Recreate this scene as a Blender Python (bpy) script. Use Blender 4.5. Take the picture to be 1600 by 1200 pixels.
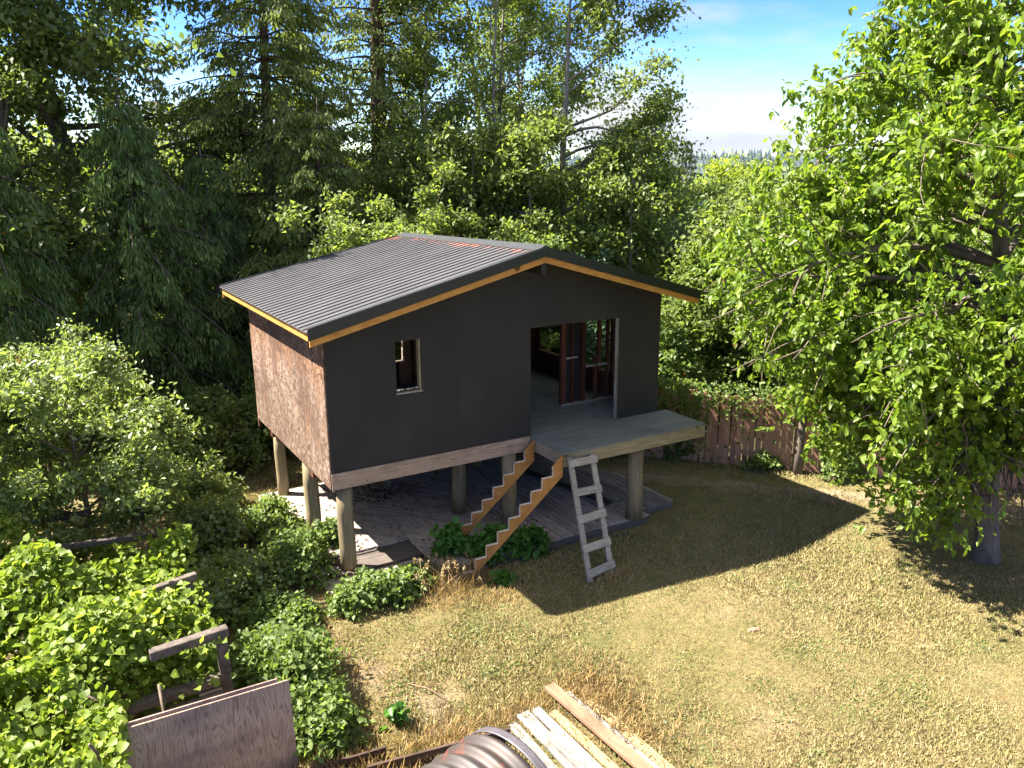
import bpy, math, random
import numpy as np
from mathutils import Vector, Matrix
from math import radians as R
for o in list(bpy.data.objects): bpy.data.objects.remove(o)
S = bpy.context.scene; C = S.collection
G = -2.03            # lawn level; cabin floor is z = 0
# ------------------------------------------------------------------ camera
cam = bpy.data.cameras.new('camera'); co = bpy.data.objects.new('camera', cam); C.objects.link(co)
yaw, pit, rol = 0.5364, 0.2537, -0.0061
F = Vector((math.sin(yaw)*math.cos(pit), math.cos(yaw)*math.cos(pit), -math.sin(pit)))
Rt = Vector((math.cos(yaw), -math.sin(yaw), 0)); Up = Rt.cross(F)
R2 = Rt*math.cos(rol)+Up*math.sin(rol); U2 = R2.cross(F)
M = Matrix((R2, U2, -F)).transposed().to_4x4(); M.translation = Vector((-3.9744, -12.7575, 4.9478))
co.matrix_world = M
cam.sensor_width = 36; cam.lens = 1263.56/1600*36; cam.clip_start = .1; cam.clip_end = 6000
S.camera = co
# ------------------------------------------------------------------ sky, sun, exposure
SUN = Vector((-.66, 0.485, 1.0)).normalized()       # direction towards the sun
w = bpy.data.worlds.new('World'); S.world = w; w.use_nodes = True
nt = w.node_tree; nt.nodes.clear()
def N(nt, t, **k):
    n = nt.nodes.new(t)
    for a, b in k.items(): setattr(n, a, b)
    return n
sky = N(nt, 'ShaderNodeTexSky', sky_type='NISHITA', sun_disc=False)
sky.sun_elevation = math.asin(SUN.z); sky.sun_rotation = math.atan2(SUN.x, SUN.y)
sky.altitude = 300; sky.air_density = 1.0; sky.dust_density = .3; sky.ozone_density = 3.0
hs = N(nt, 'ShaderNodeHueSaturation'); hs.inputs['Saturation'].default_value = 1.5; hs.inputs['Value'].default_value = .39; hs.inputs['Hue'].default_value = .53
nt.links.new(sky.outputs[0], hs.inputs['Color'])
tc = N(nt, 'ShaderNodeTexCoord'); mp = N(nt, 'ShaderNodeMapping'); mp.inputs['Scale'].default_value = (1.6, 1.6, 7.5)
mp.inputs['Location'].default_value = (1.3, .4, .35)
nt.links.new(tc.outputs['Generated'], mp.inputs[0])
nz = N(nt, 'ShaderNodeTexNoise'); nz.inputs['Scale'].default_value = 1.5; nz.inputs['Detail'].default_value = 8; nz.inputs['Roughness'].default_value = .55
nt.links.new(mp.outputs[0], nz.inputs['Vector'])
sx = N(nt, 'ShaderNodeSeparateXYZ'); nt.links.new(tc.outputs['Generated'], sx.inputs[0])
band = N(nt, 'ShaderNodeValToRGB'); e = band.color_ramp.elements
e[0].position = 0.0; e[0].color = (.36, .36, .36, 1); e[1].position = .55; e[1].color = (0.80, .80, .80, 1)  # top stop: unseen cloud cover overhead, added to whiten the fill light
for p, v in ((.012, .34), (.03, .56), (.075, .62), (.115, .38), (.16, .22), (.26, .24)):
    q = e.new(p); q.color = (v, v, v, 1)
nt.links.new(sx.outputs['Z'], band.inputs[0])
ad0 = N(nt, 'ShaderNodeMath', operation='MULTIPLY_ADD'); nt.links.new(nz.outputs['Fac'], ad0.inputs[0]); ad0.inputs[1].default_value = 2.2; ad0.inputs[2].default_value = -.60
ad = N(nt, 'ShaderNodeMath', operation='ADD'); nt.links.new(ad0.outputs[0], ad.inputs[0]); nt.links.new(band.outputs[0], ad.inputs[1])
cr = N(nt, 'ShaderNodeMapRange'); cr.inputs['From Min'].default_value = .86; cr.inputs['From Max'].default_value = 1.3
cr.interpolation_type = 'SMOOTHSTEP'
nt.links.new(ad.outputs[0], cr.inputs['Value'])
mx = N(nt, 'ShaderNodeMix', data_type='RGBA'); nt.links.new(cr.outputs[0], mx.inputs['Factor'])
n2 = N(nt, 'ShaderNodeTexNoise'); n2.inputs['Scale'].default_value = 3.4; n2.inputs['Detail'].default_value = 6; nt.links.new(mp.outputs[0], n2.inputs['Vector'])
cc = N(nt, 'ShaderNodeValToRGB'); cc.color_ramp.elements[0].position = .35; cc.color_ramp.elements[0].color = (.82, .88, 1, 1)
cc.color_ramp.elements[1].position = .65; cc.color_ramp.elements[1].color = (1, 1, 1, 1); nt.links.new(n2.outputs['Fac'], cc.inputs[0])
cm = N(nt, 'ShaderNodeVectorMath', operation='SCALE'); nt.links.new(cc.outputs[0], cm.inputs[0]); cm.inputs['Scale'].default_value = 1.08
nt.links.new(hs.outputs[0], mx.inputs['A']); nt.links.new(cm.outputs[0], mx.inputs['B'])
bg = N(nt, 'ShaderNodeBackground'); bg.inputs['Strength'].default_value = 0.15
nt.links.new(mx.outputs['Result'], bg.inputs['Color'])
wo = N(nt, 'ShaderNodeOutputWorld'); nt.links.new(bg.outputs[0], wo.inputs[0])
sl = bpy.data.lights.new('sun', 'SUN'); sl.energy = 4.0; sl.angle = R(.53); sl.color = (1, .93, .82)
so = bpy.data.objects.new('sun', sl); C.objects.link(so); so.rotation_euler = SUN.to_track_quat('Z', 'Y').to_euler()
S.view_settings.view_transform = 'Standard'; S.view_settings.look = 'None'
S.view_settings.exposure = 2.65; S.view_settings.gamma = 1
S.render.engine = 'CYCLES'
S.cycles.max_bounces = 6; S.cycles.diffuse_bounces = 3; S.cycles.transmission_bounces = 4

# ------------------------------------------------------------------ object helpers
def tag(o, label=None, cat=None, group=None, kind=None):
    if label: o['label'] = label
    if cat: o['category'] = cat
    if group: o['group'] = group
    if kind: o['kind'] = kind
    return o
def thing(name, label, cat, loc=(0, 0, 0), group=None):
    o = bpy.data.objects.new(name, None); C.objects.link(o); o.location = loc
    o.empty_display_size = .1
    return tag(o, label, cat, group)
def link(name, me, parent=None, mat=None, kind=None):
    o = bpy.data.objects.new(name, me); C.objects.link(o)
    if parent:
        o.parent = parent
        if parent.type == 'EMPTY':                     # geometry is written in world space
            o.location = -parent.location
    if mat and not me.materials: me.materials.append(mat)
    if kind: o['kind'] = kind
    return o
class MB:
    def __init__(s): s.v = []; s.f = []
    def add(s, vs, fs):
        n = len(s.v); s.v += [tuple(v) for v in vs]; s.f += [tuple(i+n for i in f) for f in fs]; return s
    def box(s, a, b):
        (x0, y0, z0), (x1, y1, z1) = a, b
        return s.add([(x0,y0,z0),(x1,y0,z0),(x1,y1,z0),(x0,y1,z0),(x0,y0,z1),(x1,y0,z1),(x1,y1,z1),(x0,y1,z1)],
                     [(0,3,2,1),(4,5,6,7),(0,1,5,4),(1,2,6,5),(2,3,7,6),(3,0,4,7)])
    def bar(s, a, b, w, h, up=(0, 0, 1)):
        a = Vector(a); b = Vector(b); d = (b-a).normalized(); x = d.cross(Vector(up)).normalized(); y = x.cross(d)
        c = [(-1,-1),(1,-1),(1,1),(-1,1)]
        return s.add([a+x*(w/2*i)+y*(h/2*j) for i, j in c]+[b+x*(w/2*i)+y*(h/2*j) for i, j in c],
                     [(0,1,2,3),(7,6,5,4),(0,4,5,1),(1,5,6,2),(2,6,7,3),(3,7,4,0)])
    def prism(s, poly, axis, t0, t1):
        """poly: 2D outline; axis: index it is extruded along"""
        def P(u, v, t):
            return [(t, u, v), (u, t, v), (u, v, t)][axis]
        n = len(poly)
        vs = [P(u, v, t0) for u, v in poly]+[P(u, v, t1) for u, v in poly]
        fs = [tuple(range(n)), tuple(range(2*n-1, n-1, -1))]+[(i, i+n, (i+1) % n+n, (i+1) % n) for i in range(n)]
        return s.add(vs, fs)
    def tube(s, pts, rad, n=8, cap=True):
        pts = [Vector(p) for p in pts]; rings = []
        for i, p in enumerate(pts):
            d = (pts[min(i+1, len(pts)-1)]-pts[max(i-1, 0)]).normalized()
            a = d.orthogonal().normalized() if i == 0 else (a-d*a.dot(d)).normalized()
            b = d.cross(a); r = rad[i]
            rings.append([p+(a*math.cos(2*math.pi*k/n)+b*math.sin(2*math.pi*k/n))*r for k in range(n)])
        vs = [v for r_ in rings for v in r_]; fs = []
        for i in range(len(pts)-1):
            for k in range(n):
                fs.append((i*n+k, i*n+(k+1) % n, (i+1)*n+(k+1) % n, (i+1)*n+k))
        if cap: fs += [tuple(range(n))[::-1], tuple(range((len(pts)-1)*n, len(pts)*n))]
        return s.add(vs, fs)
    def mesh(s, name, smooth=False):
        import bmesh
        me = bpy.data.meshes.new(name); me.from_pydata(s.v, [], s.f)
        bm = bmesh.new(); bm.from_mesh(me); bmesh.ops.recalc_face_normals(bm, faces=bm.faces); bm.to_mesh(me); bm.free()
        if smooth: me.polygons.foreach_set('use_smooth', [True]*len(me.polygons))
        return me
    def obj(s, name, mat, parent=None, smooth=False, bevel=0, kind=None):
        o = link(name, s.mesh(name, smooth), parent, mat, kind)
        if bevel:
            m = o.modifiers.new('bevel', 'BEVEL'); m.width = bevel; m.segments = 1; m.limit_method = 'ANGLE'
        return o
def tri_mesh(name, V, T, smooth=False):
    V = np.asarray(V, np.float32); T = np.asarray(T, np.int32)
    me = bpy.data.meshes.new(name)
    me.vertices.add(len(V)); me.vertices.foreach_set('co', V.ravel())
    me.loops.add(T.size); me.loops.foreach_set('vertex_index', T.ravel())
    me.polygons.add(len(T)); me.polygons.foreach_set('loop_start', np.arange(0, T.size, 3, dtype=np.int32))
    try: me.polygons.foreach_set('loop_total', np.full(len(T), 3, np.int32))
    except Exception: pass
    me.update(calc_edges=True)
    if smooth: me.polygons.foreach_set('use_smooth', np.ones(len(T), bool))
    return me

# ------------------------------------------------------------------ materials
def newmat(name):
    m = bpy.data.materials.new(name); m.use_nodes = True; nt = m.node_tree
    return m, nt, nt.nodes['Principled BSDF'], nt.nodes['Material Output']
def ramp(nt, stops, src):
    n = N(nt, 'ShaderNodeValToRGB'); e = n.color_ramp.elements
    while len(e) > 1: e.remove(e[-1])
    e[0].position = stops[0][0]; e[0].color = (*stops[0][1], 1)
    for p, c in stops[1:]:
        q = e.new(p); q.color = (*c, 1)
    nt.links.new(src, n.inputs[0]); return n.outputs[0]
def noise(nt, scale, detail=4, rough=.55, vec=None, dist=0):
    n = N(nt, 'ShaderNodeTexNoise'); n.inputs['Scale'].default_value = scale; n.inputs['Detail'].default_value = detail
    n.inputs['Roughness'].default_value = rough; n.inputs['Distortion'].default_value = dist
    if vec is not None: nt.links.new(vec, n.inputs['Vector'])
    return n.outputs['Fac']
def mapping(nt, scale, rot=(0, 0, 0), kind='Object'):
    t = N(nt, 'ShaderNodeTexCoord'); m = N(nt, 'ShaderNodeMapping')
    m.inputs['Scale'].default_value = scale; m.inputs['Rotation'].default_value = rot
    nt.links.new(t.outputs[kind], m.inputs[0]); return m.outputs[0]
def mixc(nt, a, b, f, mode='MIX'):
    n = N(nt, 'ShaderNodeMix', data_type='RGBA', blend_type=mode)
    for s, v in (('A', a), ('B', b)):
        if isinstance(v, tuple): n.inputs[s].default_value = (*v, 1)
        else: nt.links.new(v, n.inputs[s])
    if isinstance(f, (int, float)): n.inputs['Factor'].default_value = f
    else: nt.links.new(f, n.inputs['Factor'])
    return n.outputs['Result']
def bump(nt, bs, h, strength=.4, dist=.01):
    b = N(nt, 'ShaderNodeBump'); b.inputs['Strength'].default_value = strength; b.inputs['Distance'].default_value = dist
    nt.links.new(h, b.inputs['Height']); nt.links.new(b.outputs[0], bs.inputs['Normal'])
def wood(name, dark, light, grain=(1, 14, 14), rough=.8, knots=.0, vary=.25, rot=(0, 0, 0), scale=2.2):
    """timber; the long axis of the grain is the axis given the small scale; per-object tone"""
    m, nt, b, o = newmat(name)
    v = mapping(nt, grain, rot)
    oi = N(nt, 'ShaderNodeObjectInfo')
    ad_ = N(nt, 'ShaderNodeVectorMath', operation='MULTIPLY_ADD'); nt.links.new(oi.outputs['Random'], ad_.inputs[0])
    ad_.inputs[1].default_value = (37, 19, 53); nt.links.new(v, ad_.inputs[2])
    g = noise(nt, scale, 6, .65, ad_.outputs[0], .6)
    c = ramp(nt, [(.28, dark), (.5, tuple((a+b_)/2 for a, b_ in zip(dark, light))), (.72, light)], g)
    st = noise(nt, 1.4, 3, .6, mapping(nt, (1, 1, 1)))
    c = mixc(nt, c, tuple(x*.55 for x in dark), ramp(nt, [(.52, (0, 0, 0)), (.75, (.55, .55, .55))], st))
    hv = N(nt, 'ShaderNodeHueSaturation'); mr = N(nt, 'ShaderNodeMapRange')
    mr.inputs['To Min'].default_value = 1-vary; mr.inputs['To Max'].default_value = 1+vary
    nt.links.new(oi.outputs['Random'], mr.inputs['Value']); nt.links.new(mr.outputs[0], hv.inputs['Value']); nt.links.new(c, hv.inputs['Color'])
    c = hv.outputs[0]
    if knots:
        vo = N(nt, 'ShaderNodeTexVoronoi'); vo.inputs['Scale'].default_value = knots
        nt.links.new(mapping(nt, (1, 1, 1)), vo.inputs['Vector'])
        c = mixc(nt, tuple(x*.25 for x in dark), c, ramp(nt, [(.07, (0, 0, 0)), (.14, (1, 1, 1))], vo.outputs['Distance']))
    nt.links.new(c, b.inputs['Base Color']); b.inputs['Roughness'].default_value = rough
    b.inputs['Specular IOR Level'].default_value = .25
    bump(nt, b, g, .5, .006)
    return m
def leafmat(name, dark, light, transl=.35, rough=.45, hi=None, spec=.35, tint=1.35):
    m, nt, b, out = newmat(name)
    g = N(nt, 'ShaderNodeNewGeometry')
    nf = noise(nt, .9, 2, .5, mapping(nt, (1, 1, 1)))
    a = N(nt, 'ShaderNodeMath', operation='MULTIPLY_ADD'); nt.links.new(nf, a.inputs[0]); a.inputs[1].default_value = .9
    nt.links.new(g.outputs['Random Per Island'], a.inputs[2])
    a2 = N(nt, 'ShaderNodeMath', operation='MULTIPLY'); nt.links.new(a.outputs[0], a2.inputs[0]); a2.inputs[1].default_value = .53
    stops = [(.16, (.15, .085, .03)), (.19, dark), (.75, light)]
    if hi: stops.append((.97, hi))
    c = ramp(nt, stops, a2.outputs[0])
    nt.links.new(c, b.inputs['Base Color']); b.inputs['Roughness'].default_value = rough; b.inputs['Specular IOR Level'].default_value = spec
    t = N(nt, 'ShaderNodeBsdfTranslucent')
    nt.links.new(mixc(nt, c, (tint*1.2, tint*1.2, tint*.6), 1.0, 'MULTIPLY'), t.inputs['Color'])
    ms = N(nt, 'ShaderNodeMixShader'); ms.inputs[0].default_value = transl
    nt.links.new(b.outputs[0], ms.inputs[1]); nt.links.new(t.outputs[0], ms.inputs[2]); nt.links.new(ms.outputs[0], out.inputs[0])
    return m
def plain(name, col, rough=.7, metal=0, var=.2, scale=8, bs=.2):
    m, nt, b, o = newmat(name)
    f = noise(nt, scale, 5, .6, mapping(nt, (1, 1, 1)))
    nt.links.new(ramp(nt, [(.3, tuple(c*(1-var) for c in col)), (.7, tuple(c*(1+var) for c in col))], f), b.inputs['Base Color'])
    b.inputs['Roughness'].default_value = rough; b.inputs['Metallic'].default_value = metal
    bump(nt, b, f, bs, .004); return m

# OSB: pressed wood flakes, weathered pale towards the foot, brown under the eave
def osb_mat():
    m, nt, b, o = newmat('weathered_osb')
    v = mapping(nt, (1, 1, 1))
    vo = N(nt, 'ShaderNodeTexVoronoi'); vo.inputs['Scale'].default_value = 17; vo.inputs['Randomness'].default_value = 1
    dv = N(nt, 'ShaderNodeTexNoise'); dv.inputs['Scale'].default_value = 14; dv.inputs['Detail'].default_value = 5
    nt.links.new(v, dv.inputs['Vector'])
    am = N(nt, 'ShaderNodeVectorMath', operation='MULTIPLY_ADD'); nt.links.new(dv.outputs['Color'], am.inputs[0]); am.inputs[1].default_value = (.22, .22, .22); nt.links.new(v, am.inputs[2])
    nt.links.new(am.outputs[0], vo.inputs['Vector'])
    ch = N(nt, 'ShaderNodeSeparateColor'); nt.links.new(vo.outputs['Color'], ch.inputs[0])
    c1 = ramp(nt, [(0, (.06, .022, .010)), (.35, (.14, .058, .025)), (.7, (.25, .125, .06)), (1, (.38, .25, .15))], ch.outputs[0])
    c2 = ramp(nt, [(0, (.08, .038, .022)), (.4, (.19, .11, .072)), (1, (.38, .285, .215))], ch.outputs[1])
    sp = N(nt, 'ShaderNodeSeparateXYZ'); nt.links.new(v, sp.inputs[0])
    blot = noise(nt, 1.3, 5, .6, v)
    zz = N(nt, 'ShaderNodeMapRange'); zz.inputs['From Min'].default_value = 2.4; zz.inputs['From Max'].default_value = .3; nt.links.new(sp.outputs['Z'], zz.inputs['Value'])
    aa = N(nt, 'ShaderNodeMath', operation='ADD'); nt.links.new(zz.outputs[0], aa.inputs[0]); nt.links.new(blot, aa.inputs[1])
    f = ramp(nt, [(.80, (0, 0, 0)), (1.3, (1, 1, 1))], aa.outputs[0])
    c = mixc(nt, c1, c2, f)
    c = mixc(nt, c, (.10, .045, .022), ramp(nt, [(.45, (0, 0, 0)), (.65, (.75, .75, .75))], noise(nt, .9, 5, .65, mapping(nt, (1, 1.3, .8)))))
    drip = noise(nt, 3, 4, .6, mapping(nt, (3, 3.2, .35)))
    c = mixc(nt, c, (.34, .17, .08), ramp(nt, [(.55, (0, 0, 0)), (.68, (.5, .5, .5))], drip))
    oi = N(nt, 'ShaderNodeObjectInfo'); hv = N(nt, 'ShaderNodeHueSaturation'); mr = N(nt, 'ShaderNodeMapRange')
    mr.inputs['To Min'].default_value = .58; mr.inputs['To Max'].default_value = .98
    nt.links.new(oi.outputs['Random'], mr.inputs['Value']); nt.links.new(mr.outputs[0], hv.inputs['Value']); nt.links.new(c, hv.inputs['Color'])
    nt.links.new(hv.outputs[0], b.inputs['Base Color']); b.inputs['Roughness'].default_value = .85
    bump(nt, b, ch.outputs[2], .6, .004); return m
def housewrap():   # black painted sheathing with faint roller and scuff marks
    m, nt, b, o = newmat('black_sheathing')
    f = noise(nt, 1.2, 6, .6, mapping(nt, (1, 1, .5)))
    c = ramp(nt, [(.3, (.012, .0106, .0108)), (.55, (.0175, .0155, .0158)), (.75, (.026, .0232, .0235))], f)
    g = noise(nt, 30, 3, .6, mapping(nt, (1, 1, .12)))
    c = mixc(nt, c, (.024, .022, .021), ramp(nt, [(.55, (0, 0, 0)), (.8, (.5, .5, .5))], g))
    vo = N(nt, 'ShaderNodeTexVoronoi'); vo.inputs['Scale'].default_value = 2.6; nt.links.new(mapping(nt, (1, 1, 1.7)), vo.inputs['Vector'])
    c = mixc(nt, (.14, .12, .12), c, ramp(nt, [(.018, (0, 0, 0)), (.035, (1, 1, 1))], vo.outputs['Distance']))
    oi = N(nt, 'ShaderNodeObjectInfo'); hv = N(nt, 'ShaderNodeHueSaturation'); mr = N(nt, 'ShaderNodeMapRange')
    mr.inputs['To Min'].default_value = .9; mr.inputs['To Max'].default_value = 1.12
    nt.links.new(oi.outputs['Random'], mr.inputs['Value']); nt.links.new(mr.outputs[0], hv.inputs['Value']); nt.links.new(c, hv.inputs['Color'])
    nt.links.new(hv.outputs[0], b.inputs['Base Color']); b.inputs['Roughness'].default_value = .75
    bump(nt, b, f, .25, .01); return m
def roofmat():
    m, nt, b, o = newmat('dark_roof_metal')
    f = noise(nt, 2.5, 6, .6, mapping(nt, (.5, 2.5, 1)))
    c = ramp(nt, [(.3, (.055, .054, .056)), (.7, (.092, .090, .094))], f)
    # red needles and moss collecting just under the ridge
    v = mapping(nt, (1, 1, 1)); sp = N(nt, 'ShaderNodeSeparateXYZ'); nt.links.new(v, sp.inputs[0])
    k = N(nt, 'ShaderNodeMapRange'); k.inputs['From Min'].default_value = 2.6; k.inputs['From Max'].default_value = 3.9; nt.links.new(sp.outputs['X'], k.inputs['Value'])
    n2 = noise(nt, 2.2, 8, .72, v)
    a = N(nt, 'ShaderNodeMath', operation='MULTIPLY'); nt.links.new(k.outputs[0], a.inputs[0]); nt.links.new(n2, a.inputs[1])
    c = mixc(nt, c, (.34, .12, .075), ramp(nt, [(.38, (0, 0, 0)), (.5, (.8, .8, .8))], a.outputs[0]))
    n3 = noise(nt, 40, 2, .5, v)
    c = mixc(nt, c, (.4, .38, .36), ramp(nt, [(.74, (0, 0, 0)), (.78, (.8, .8, .8))], n3))
    nt.links.new(c, b.inputs['Base Color']); b.inputs['Roughness'].default_value = .6; b.inputs['Metallic'].default_value = .0; b.inputs['Specular IOR Level'].default_value = .2
    return m
def barkmat(name, dark, light, sc=6, stretch=.25):
    m, nt, b, o = newmat(name)
    f = noise(nt, sc, 8, .7, mapping(nt, (1, 1, stretch)), .4)
    nt.links.new(ramp(nt, [(.3, dark), (.7, light)], f), b.inputs['Base Color']); b.inputs['Roughness'].default_value = .9
    bump(nt, b, f, .8, .03); return m
MT = dict(
    osb=osb_mat(), black=housewrap(), roof=roofmat(),
    trim=plain('dark_trim_metal', (.012, .016, .0155), .5, .2, .15),
    cap=plain('grey_ridge_cap', (.06, .064, .07), .42, .4, .15),
    yel=wood('yellow_fir', (.34, .15, .03), (.52, .27, .07), (3, 3, 12), knots=1.6, vary=.06),
    yel2=wood('new_lumber', (.46, .24, .05), (.66, .38, .10), (9, 9, 1), vary=.05),
    string=wood('orange_plywood_stringer', (.33, .145, .035), (.52, .26, .08), (1.5, 9, 6), vary=.05),
    edge=plain('pale_cut_edge', (.62, .50, .38), .8),
    beam=wood('weathered_pink_beam', (.22, .145, .095), (.42, .31, .235), (1, 12, 12), knots=8, vary=.05),
    post=wood('treated_round_post', (.13, .10, .055), (.29, .235, .14), (10, 10, .8), vary=.12),
    deck=wood('grey_deck_board', (.25, .20, .165), (.46, .39, .34), (8, 1.2, 8), vary=.16),
    deck2=wood('grey_deck_board_diagonal', (.25, .20, .165), (.46, .39, .34), (7, 1.2, 8), vary=.16, rot=(0, 0, R(-38))),
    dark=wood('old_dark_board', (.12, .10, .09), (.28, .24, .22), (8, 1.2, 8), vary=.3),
    skirt=wood('dark_skirt_board', (.07, .055, .045), (.15, .125, .11), (1, 8, 8), vary=.2),
    landing=wood('blue_grey_floor', (.12, .125, .115), (.20, .205, .185), (.8, 5, 5), vary=.02, scale=1.5),
    lface=wood('landing_edge_beam', (.16, .13, .07), (.36, .30, .18), (1, 9, 9), vary=.05, knots=2),
    ladder=wood('grey_ladder_wood', (.16, .135, .105), (.40, .36, .30), (14, 14, 1.0), vary=.15, scale=3),
    rung=wood('grey_rung_wood', (.18, .15, .115), (.42, .38, .32), (1.2, 12, 14), vary=.18, scale=3, knots=3),
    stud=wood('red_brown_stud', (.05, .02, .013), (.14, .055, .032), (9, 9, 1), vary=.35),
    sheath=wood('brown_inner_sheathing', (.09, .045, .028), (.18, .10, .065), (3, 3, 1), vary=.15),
    fence=wood('cedar_fence_board', (.27, .13, .075), (.52, .30, .20), (9, 9, 1), vary=.22),
    rail=wood('trellis_wood', (.05, .038, .032), (.16, .13, .11), (6, 6, 6), vary=.3),
    tan=wood('tan_plank', (.15, .09, .055), (.26, .17, .11), (6, 1, 6), vary=.04),
    white=wood('white_painted_plank', (.11, .09, .07), (.36, .345, .33), (5, 1.6, 5), vary=.08, scale=4),
    straw=plain('dry_thatch', (.30, .22, .11), .95, 0, .45, 30, .8),
    debris=plain('debris', (.10, .07, .05), .9, 0, .5, 20),
    bark=barkmat('brown_bark', (.035, .026, .02), (.13, .10, .08)),
    barkg=barkmat('grey_bark', (.09, .08, .07), (.27, .25, .22), 5, .5),
    barkw=barkmat('walnut_bark', (.05, .037, .028), (.19, .15, .115), 7, .3),
    twig=barkmat('twig_bark', (.07, .05, .035), (.2, .15, .11), 9, 1),
)
def plymat():
    m, nt, b, o = newmat('weathered_plywood')
    v = mapping(nt, (1, 1, 1))
    nf = noise(nt, 1.9, 2.5, .55, mapping(nt, (3.2, 1, .36)), .2)
    m1 = N(nt, 'ShaderNodeMath', operation='MULTIPLY'); nt.links.new(nf, m1.inputs[0]); m1.inputs[1].default_value = 17
    m2 = N(nt, 'ShaderNodeMath', operation='PINGPONG'); nt.links.new(m1.outputs[0], m2.inputs[0]); m2.inputs[1].default_value = .5
    ff = noise(nt, 40, 4, .6, mapping(nt, (1, 1, .06)))
    m3 = N(nt, 'ShaderNodeMath', operation='MULTIPLY_ADD'); nt.links.new(m2.outputs[0], m3.inputs[0]); m3.inputs[1].default_value = 1.5; nt.links.new(ff, m3.inputs[2])
    c = ramp(nt, [(.3, (.09, .045, .028)), (.55, (.26, .17, .125)), (1, (.38, .28, .21))], m3.outputs[0])
    st = noise(nt, .9, 5, .6, mapping(nt, (.9, 1, 2.2)))
    c = mixc(nt, c, (.10, .07, .075), ramp(nt, [(.42, (0, 0, 0)), (.7, (.75, .75, .75))], st))
    nt.links.new(c, b.inputs['Base Color']); b.inputs['Roughness'].default_value = .85
    bump(nt, b, m3.outputs[0], .35, .006); return m
MT['ply'] = plymat()
def rustmat():
    m, nt, b, o = newmat('rusty_galvanised_steel')
    f = noise(nt, 2.2, 8, .68, mapping(nt, (1, 1, 1)))
    c = ramp(nt, [(.42, (.058, .050, .048)), (.53, (.06, .043, .038)), (.61, (.15, .05, .035)), (.75, (.08, .03, .02))], f)
    nt.links.new(c, b.inputs['Base Color']); b.inputs['Roughness'].default_value = .55; b.inputs['Metallic'].default_value = .35
    bump(nt, b, f, .2, .01); return m
MT['rust'] = rustmat()
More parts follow.
